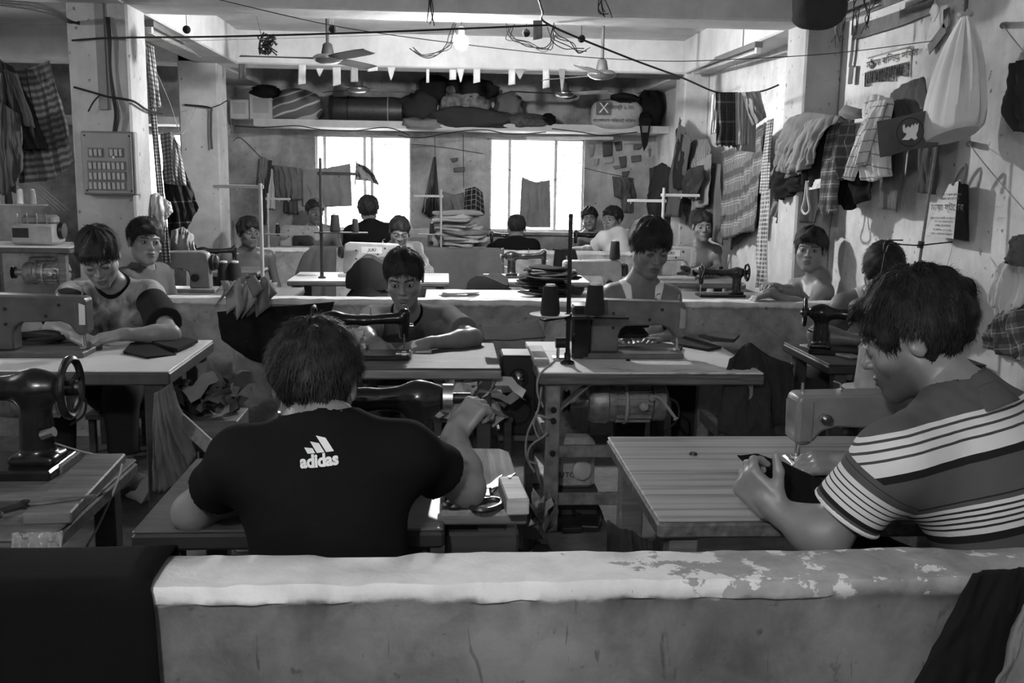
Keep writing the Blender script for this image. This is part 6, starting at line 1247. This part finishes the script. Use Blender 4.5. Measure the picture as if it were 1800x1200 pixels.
p = px(471, 440, Y=9.0); thread_stand('thin pale thread stand below the hanging shirts', (p[0], 9.05, .6), .5, [(.45, .2, 0, 'arm'), (.14, .2, 0, 'tray')], PST, .008); spool('tiny dark thread cone below the hanging shirts', (p[0]+.08, 9.05, .745), .9, None, 'thread cones', .09, .022)
p = px(1012, 520, Y=3.7)
ts = thread_stand('black thread stand with two spools at the guarded machine', (px(997, 640, Y=3.6)[0], 3.6, .6), .55, [(.175, .22, 0, 'tray')], BLK, .008); bx = ts.location.x
MB().beam((-.02, 0, .175), (-.1, -.02, .165), .05, .008).build('side_arm', BLK, ts)
spool('large black thread spool on a white saucer', (px(967, 548, Y=3.58)[0], 3.58, .785), 1.0, None, None, .105, .036, .075); spool('large black thread spool on the black tray', (px(1045, 556, Y=3.58)[0], 3.58, .785), 1.0, None, None, .11, .037)
spool('black thread cone standing on the pale machine behind the vest man', (px(1080, 470, Y=5.72)[0], 5.72, .815), .95)
thread_stand('pale thread stand arms in front of the far corner', (px(1142, 440, Y=7.2)[0], 6.8, .6), .62, [(.57, .25, 0, 'arm'), (.53, .25, math.pi, 'arm')], PST, .01)
p = px(1512, 695, Y=2.45); spool('tall worn thread cone on a saucer behind the grey machine', (px(1515, 690, Y=2.52)[0], 2.5, .745), 1.0, mat('worn_cone', .3, .7, 0, .35, 18), None, .11, .03, .06)
MB_ = MB().cyl((px(1515, 690, Y=2.52)[0], 2.5, .6), (px(1515, 690, Y=2.52)[0], 2.5, .739), .008, n=8); tag(MB_.build('spool_pin', DKM), 'steel pin carrying the saucer behind the grey machine', 'pin')
for k, x in enumerate((378, 398)): spool(['left', 'right'][k]+' dark thread cone beside the pale stand at left', (px(x+12, 470, Y=5.9)[0], 5.95, .6), 1.4, None, None, .11, .03)
p = px(33, 425, Z=.8); thread_stand('thin thread rack of the overlock machine', (-2.93, 6.65, .8), .62, [(.25, .36, 0, 'tray'), (.58, .1, 0, 'arm')], PST, .007)
for k in range(4): spool(['white', 'black', 'pale', 'grey'][k]+' thread cone on the overlock rack', (-2.88+.075*k, 6.65, 1.056), .9, [PAPER, THREAD, FB(.6), FB(.35)][k], None, .1, .026)
for k in range(4): wire('thread', 'fine thread rising from the '+['white', 'black', 'pale', 'grey'][k]+' overlock cone', [(-2.88+.075*k, 6.65, 1.15), (-2.93+.03*k, 6.65, 1.38), (-2.5+.03*k, 6.6, 1.02)], .0012, STRING, 'thread')
# ------------------------------------------------------------------ things on and under the tables
def scissors(label, x, y, z, ang, s=1.0):
    p = px(x, y, Z=z); o = empty('scissors', p, label, 'scissors', None, ang); o.scale = (s, s, s); ST = mat('scissor_steel', .3, .35, .8, .3, 30)
    for sg in (-1, 1):
        b = MB(); b.prism([(-.012*sg, 0), (.006*sg, .0), (.012*sg, .03), (.002*sg, .13), (-.001*sg, .13)], .004, (0, 0, .006+.004*sg), Matrix.Rotation(-math.pi/2, 3, 'X') @ Matrix.Rotation(.12*sg, 3, 'Y')); bl = b.build('blade', ST, o)
        b = MB(); c = V(.034*sg, -.085, .008); b.tube([c+V(.026*math.cos(a), .038*math.sin(a)+.3*.026*math.cos(a)*sg, 0) for a in [2*math.pi*i/18 for i in range(18)]], .006, 6, True); b.tube(smooth_pts([(.0, 0, .008), (.01*sg, -.025, .008), (.022*sg, -.05, .008)], 4), [.008]*9, 6); b.build('handle', mat('scissor_handle', .03, .35, .3), o, smooth=True)
    MB().cyl((0, 0, 0), (0, 0, .016), .009, n=12).build('pivot', DKM, o, smooth=True); return o
scissors('large steel scissors lying open on the pale board', 856, 868, .622, -.42, 1.0); scissors('dark scissors on the rough table at lower left', 45, 893, .618, -1.1, 1.0)
o = empty('wood_block', px(902, 880, Z=.63), 'pale rectangular wooden block on the board beside scissors', 'block', None); o.rotation_euler.z = .06; MB().cbox((0, 0, .012), (.045, .15, .035), .003).build('block', PALEW, o); MB().cyl((.0, .06, .029), (0, .06, .031), .004, n=8).build('nail', DKM, o)
# loudspeaker
o = empty('loudspeaker', (px(910, 680, Y=3.75)[0], 3.78, .30), 'small black loudspeaker box beside the worn white table', 'loudspeaker'); o.scale = (1, 1, 1.11); MB().cbox((0, 0, .14), (.13, .16, .28), .006).build('cabinet', PLAS, o); MB().torus((0, -.082, .2), (0, 1, 0), .03, .006, 24, 6).build('tweeter_ring', DKM, o, smooth=True); MB().lathe([(.028, 0), (.02, .01), (.008, .018), (0, .02)], (0, -.078, .2), (0, -1, 0), 20).build('tweeter', CHR, o, smooth=True); MB().torus((0, -.082, .09), (0, 1, 0), .048, .005, 28, 6).build('woofer_ring', DKM, o, smooth=True); MB().lathe([(.046, 0), (.02, -.012), (0, -.006)], (0, -.084, .09), (0, -1, 0), 24).build('woofer', PLAS, o, smooth=True)
sb = empty('crate_stand', (px(910, 680, Y=3.75)[0], 3.78, 0), 'wooden post stand carrying the black loudspeaker', 'stand'); MB().cbox((0, 0, .29), (.15, .18, .02), .003).build('top_board', MIDW, sb); 
for sx in (-1, 1): MB().cbox((sx*.05, 0, .14), (.03, .08, .28), .003).build('post', DARKW, sb)
sheet('cloth', 'dark grey folded cloth lying on the loudspeaker', 'cloth', [(848, 572, .1), (900, 570, .1), (945, 562, .1)], [(852, 598, -.08), (905, 596, -.08), (958, 592, -.08)], ('Y', 3.78), FB(.045), 2, .008, .03)
# bag heaps and scraps
def scraps(label, c, size, n, mats, seed, name='scrap_heap'):
    o = empty(name, c, label, 'scraps'); r = random.Random(seed)
    for k in range(n):
        a = r.random()*6.28; w, l = size[0]*r.uniform(.25, .6), size[0]*r.uniform(.3, .7); ctr = V(r.gauss(0, size[0]*.28), r.gauss(0, size[1]*.28), size[2]*(k+.5)/n); M = Matrix.Rotation(r.gauss(0, .5), 3, 'X') @ Matrix.Rotation(r.gauss(0, .5), 3, 'Y') @ Matrix.Rotation(a, 3, 'Z'); vs = []
        for j in range(4):
            for i in range(4): u, v = i/3-.5, j/3-.5; vs.append(ctr+M @ V(u*w*(1+.4*v), v*l, .02*math.sin(5*u+k)+.02*math.cos(6*v+k)))
        vs += [q_+V(0, 0, .0015) for q_ in vs]; fs = [(j*4+i, j*4+i+1, j*4+i+5, j*4+i+4) for j in range(3) for i in range(3)]; fs += [tuple(16+i for i in reversed(f)) for f in fs]
        MB().add(vs, fs).build('scrap', r.choice(mats), o, smooth=60)
    return o
GS = [FB(.3), FB(.4), FB(.2)]
scraps('heap of pale paper and cloth scraps under the veneer table corner', (px(832, 672, Y=3.56)[0], 3.56, .41), (.2, .1, .13), 24, [PAPER, FB(.5), FB(.6), FB(.3)], 1); sbx = empty('scrap_shelf', (px(830, 700, Y=3.75)[0], 3.75, 0), 'small dark shelf holding the paper scraps', 'shelf'); MB().cbox((0, 0, .385), (.3, .3, .02), .003).build('board', DARKW, sbx); [MB().cbox((sx*.13, sy*.13, .19), (.03, .03, .375), .003).build('post', DARKW, sbx) for sx in (-1, 1) for sy in (-1, 1)]
scraps('heap of rags and wrappers beside the left white table', (px(355, 690, Y=3.75)[0], 3.8, .36), (.2, .16, .16), 18, [FB(.1), FB(.25), FB(.16), FB(.02), FB(.03)], 2); sbx = empty('scrap_bin', (px(365, 700, Y=3.75)[0], 3.8, 0), 'wooden box frame holding the rags beside left table', 'box'); MB().cbox((0, 0, .3), (.24, .22, .12), .004).build('box', MIDW, sbx); [MB().cbox((sx*.09, sy*.08, .12), (.03, .03, .24), .003).build('post', MIDW, sbx) for sx in (-1, 1) for sy in (-1, 1)]
scraps('crumpled printed bag of scraps on the floor right of pale board', (px(925, 900, Y=2.5)[0]-.005, 2.33, .26), (.11, .2, .26), 24, [FB(.14), FB(.08), FB(.2), mat('printed_bag', .16, .7, 0, .7, 60)], 3); bn = empty('scrap_basket', (px(925, 900, Y=2.5)[0]-.005, 2.33, 0), 'dark basket full of scraps right of the pale board', 'basket'); MB().lathe([(.05, 0), (.07, .3), (.066, .3), (.046, .01)], n=16).build('basket', FB(.03), bn, smooth=40)
scraps('loose paper scraps on the floor under the pale board', (px(735, 945, Y=2.2)[0], 2.62, .0), (.2, .12, .02), 4, [PAPER], 4); scraps('small scraps on the floor below the left white table', (px(225, 870, Z=0)[0], 3.9, .0), (.24, .12, .02), 5, [PAPER, FB(.3)], 6)
# thread roll on a rod under the veneer table
o = empty('thread_roll', (px(700, 692, Y=3.62)[0], 3.62, px(700, 692, Y=3.62)[2]), 'grey thread roll lying on a rod under the veneer table', 'thread spool'); MB().lathe([(.01, -.055), (.03, -.055), (.031, -.05), (.031, .05), (.03, .055), (.01, .055)], (-.02, 0, 0), (1, 0, 0), 20).build('thread', mat('grey_thread', .3, .6, .2, .2, 50), o, smooth=40); MB().cyl((-.12, 0, 0), (.1, 0, 0), .01, n=10).build('rod', DKM, o, smooth=True); MB().beam((.09, 0, .0), (.09, 0, .12), .02, .02).build('rag_tied_post', DARKW, o); MB().sphere((.09, -.012, 0), .022, 10, 8).build('rag_knot', FB(.4), o, smooth=True); MB().beam((-.12, 0, 0), (-.12, 0, .12), .02, .02).build('bracket', DARKW, o)
# slippers
def slipper(label, x, y, rz):
    p = px(x, y, Z=.0); o = empty('slipper', (p[0], p[1], 0), label, 'slipper', 'pair of slippers', rz); MB().prism([(-.04, -.12), (.035, -.12), (.045, -.05), (.048, .06), (.03, .12), (-.02, .125), (-.045, .07)], .022, (0, 0, .011), Matrix.Rotation(-math.pi/2, 3, 'X')).build('sole', PLAS, o, bevel=.004); MB().tube(smooth_pts([(-.045, .0, .015), (-.02, .05, .045), (0, .075, .03), (.025, .05, .045), (.046, 0, .015)], 4), .008, 6).build('strap', PLAS, o, smooth=True)
slipper('left black slipper on the floor under the iron frame', 995, 918, .1); slipper('right black slipper on the floor under the iron frame', 1036, 915, -.15)
# oil can
o = empty('oil_can', (px(1010, 860, Y=3.62)[0], 3.66, 0), 'pale printed plastic can with round lid under the iron-framed table', 'can'); zc = .12
MB().cbox((0, 0, zc+.09), (.15, .1, .2), .02).build('can_body', mat('can_plastic', .4, .5, 0, .4, 30), o, smooth=40); MB().lathe([(.03, 0), (.036, .006), (.036, .022), (.03, .026), (0, .026)], (.02, -.05, zc+.07), (.1, -1, .15), 20).build('lid', mat('lid_pale', .5, .4), o, smooth=40); txt('AUTO', .03, INK, o, (-.04, -.0515, zc+.05), RX90); MB().box((-.03, -.051, zc+.13), (.07, .002, .03)).build('label', PAPER, o); MB().cbox((0, 0, .06), (.17, .14, .12), .004).build('wood_base', DARKW, o)
# plastic bottles
PET = NT('clear_plastic').grey(.7).set(.12, 0, .5, Transmission_Weight=.9).m
for k, (x, y, dx) in enumerate(((425, 778, .35), (452, 770, -.5))):
    p = px(x, y, Y=3.3); o = empty('plastic_bottle', (p[0], 3.3+.1*k, 0), ['clear bottle with dark cap on the floor at left', 'clear bottle leaning beside the first one'][k], 'bottle'); MB().lathe([(.03, 0), (.034, .01), (.034, .18), (.03, .21), (.012, .25), (.012, .27)], n=16).build('bottle', PET, o, smooth=40); MB().cyl((0, 0, .265), (0, 0, .285), .015, n=12).build('cap', PLAS, o, smooth=True)
    o.scale = (1, 1, 1.15)
# cloth bag tied on the left table leg, plank
sheet('cloth_bag', 'grey cloth bag tied to the leg of the left white table', 'bag', [(272, 690), (290, 680), (302, 672)], [(268, 862), (310, 858), (345, 800)], ('Y', 3.44), FB(.14), 5, .02, .05)
MB_ = MB().beam(px(300, 722, Y=3.5), px(372, 788, Y=3.3), .05, .012, (0, 1, 0)); tag(MB_.build('plank', MIDW), 'short wooden plank leaning under the left white table', 'plank')
# cables at the iron frame
for k, pts in enumerate(([(975, 635), (948, 660), (945, 690), (955, 715)], [(952, 680), (946, 720), (928, 760), (925, 800), (940, 830)], [(965, 735), (945, 730), (938, 745), (948, 770), (962, 760)], [(950, 770), (932, 785), (928, 808), (945, 815)])): wire('cable', ['pale cable hanging from the edge of the worn white table', 'long pale cable hanging down beside the iron frame', 'upper pale cable loop at the iron frame', 'lower pale cable loop at the iron frame'][k], [q(a_, b_, 3.42) for a_, b_ in pts], .004, mat('grey_cable', .25, .6))
wire('string', 'thread from the left handwheel to the raised board', [q(95, 778, 2.26), q(140, 792, 2.3), q(185, 802, 2.33)], .002, STRING, 'string'); wire('string', 'string hanging from the corner of the rough table to the floor', [q(215, 815, 2.2), q(205, 850, 2.18), q(175, 920, 2.15), q(145, 972, 2.1)], .0025, STRING, 'string')
sheet('plastic_sheet', 'clear wrinkled plastic hanging off the rough table corner', 'plastic', [(20, 935, .0), (110, 932, .0)], [(30, 985, -.04), (112, 990, -.04)], ('Y', 1.8), NT('thin_plastic').grey(.5).set(.2, 0, .5, Transmission_Weight=.6).m, 5, .012, th=.001)
# small hardware on the worn table
p = px(985, 632, Z=.6); o = empty('bobbin_winder', p, 'small steel bobbin winder at the corner of the worn table', 'bobbin winder'); MB().cbox((0, 0, .006), (.06, .05, .012), .002).build('base', CHR, o); MB().cyl((-.01, 0, .01), (-.01, 0, .07), .006, n=8).build('post', CHR, o); MB().cyl((-.02, 0, .065), (.02, 0, .065), .02, n=16).build('wheel', DKM, o, smooth=True); MB().cyl((.02, -.01, .03), (.035, -.01, .03), .014, n=12).build('bobbin', CHR, o, smooth=True)
for k, (x, y) in enumerate(((1098, 628), (1104, 634))): o = MB().lathe([(.008, 0), (.009, .004), (.004, .008)], px(x, y, Z=.6), n=8).build('bobbin', DKM, smooth=True); tag(o, ['left dark bobbin lying on the worn white top', 'right dark bobbin lying on the worn white top'][k], 'bobbin')
# white crumpled cloth beside the staring boy's machine
scraps('crumpled white cloth at the left of the black machine arm', tuple(px(632, 612, Z=.61)), (.11, .08, .05), 7, [FB(.62, .1)], 8, 'crumpled_cloth')
# ------------------------------------------------------------------ logo on the black sports shirt
from mathutils.bvhtree import BVHTree
def project_y(o, target, off=.002, sgn=1):
    bv = BVHTree.FromPolygons([v.co[:] for v in target.data.vertices], [p_.vertices[:] for p_ in target.data.polygons])
    for v in o.data.vertices:
        h = bv.ray_cast(V(v.co.x, .5, v.co.z), V(0, 1, 0))
        if h[0] is not None: v.co.y = h[0].y-off
sh1 = [c_ for c_ in P1.o.children if c_.name.startswith('shirt')][0]; lc = V(px(549, 828, Y=1.62))
M = Matrix.Rotation(math.radians(-7), 3, 'Y') @ RX90; YL = 1.55
lg = txt('adidas', .028, WINK, sh1, (lc.x, YL, lc.z-.008), M, 'shirt_lettering', bold=.0012, space=.98)
project_y(lg, sh1)
Rz = Matrix.Rotation(math.radians(-7), 3, 'Y')
for k, (x0, h0, wd) in enumerate(((-.021, .010, .0135), (-.0045, .019, .0135), (.012, .028, .0135))):
    # three slanted bars rising to the right, cut level at the foot
    vs = []; n = 5
    for i in range(n+1):
        for j in range(2): t_ = i/n; vs.append(V(lc.x, YL, lc.z+.005)+Rz @ V(x0+j*wd-.0095*t_*(h0/.016), 0, t_*h0+(.0 if t_ < 1 else (-.006*j))))
    b = MB().add(vs, [(2*i, 2*i+1, 2*i+3, 2*i+2) for i in range(n)]).build('logo_bar', WINK, sh1); project_y(b, sh1)
# lettering plate on the left pillar boy etc. stays plain; small print on the black T-shirt by the window

# lower right corner
sheet('cloth', 'flat black sheet on the near half wall at lower right', 'cloth', [(1708, 1006), (1760, 1000), (1850, 996)], [(1595, 1215), (1700, 1220), (1850, 1225)], ('Y', 1.385), FB(.01), 2, .008, th=.004)  # plain dark sheet laid along the wall face, widening downwards
sheet('sleeve_cloth', 'pale cloth edge hanging at the lower right corner', 'cloth', [(1802, 1060), (1850, 1040)], [(1742, 1215), (1850, 1220)], ('Y', 1.33), FB(.16), 2, .008, .02)
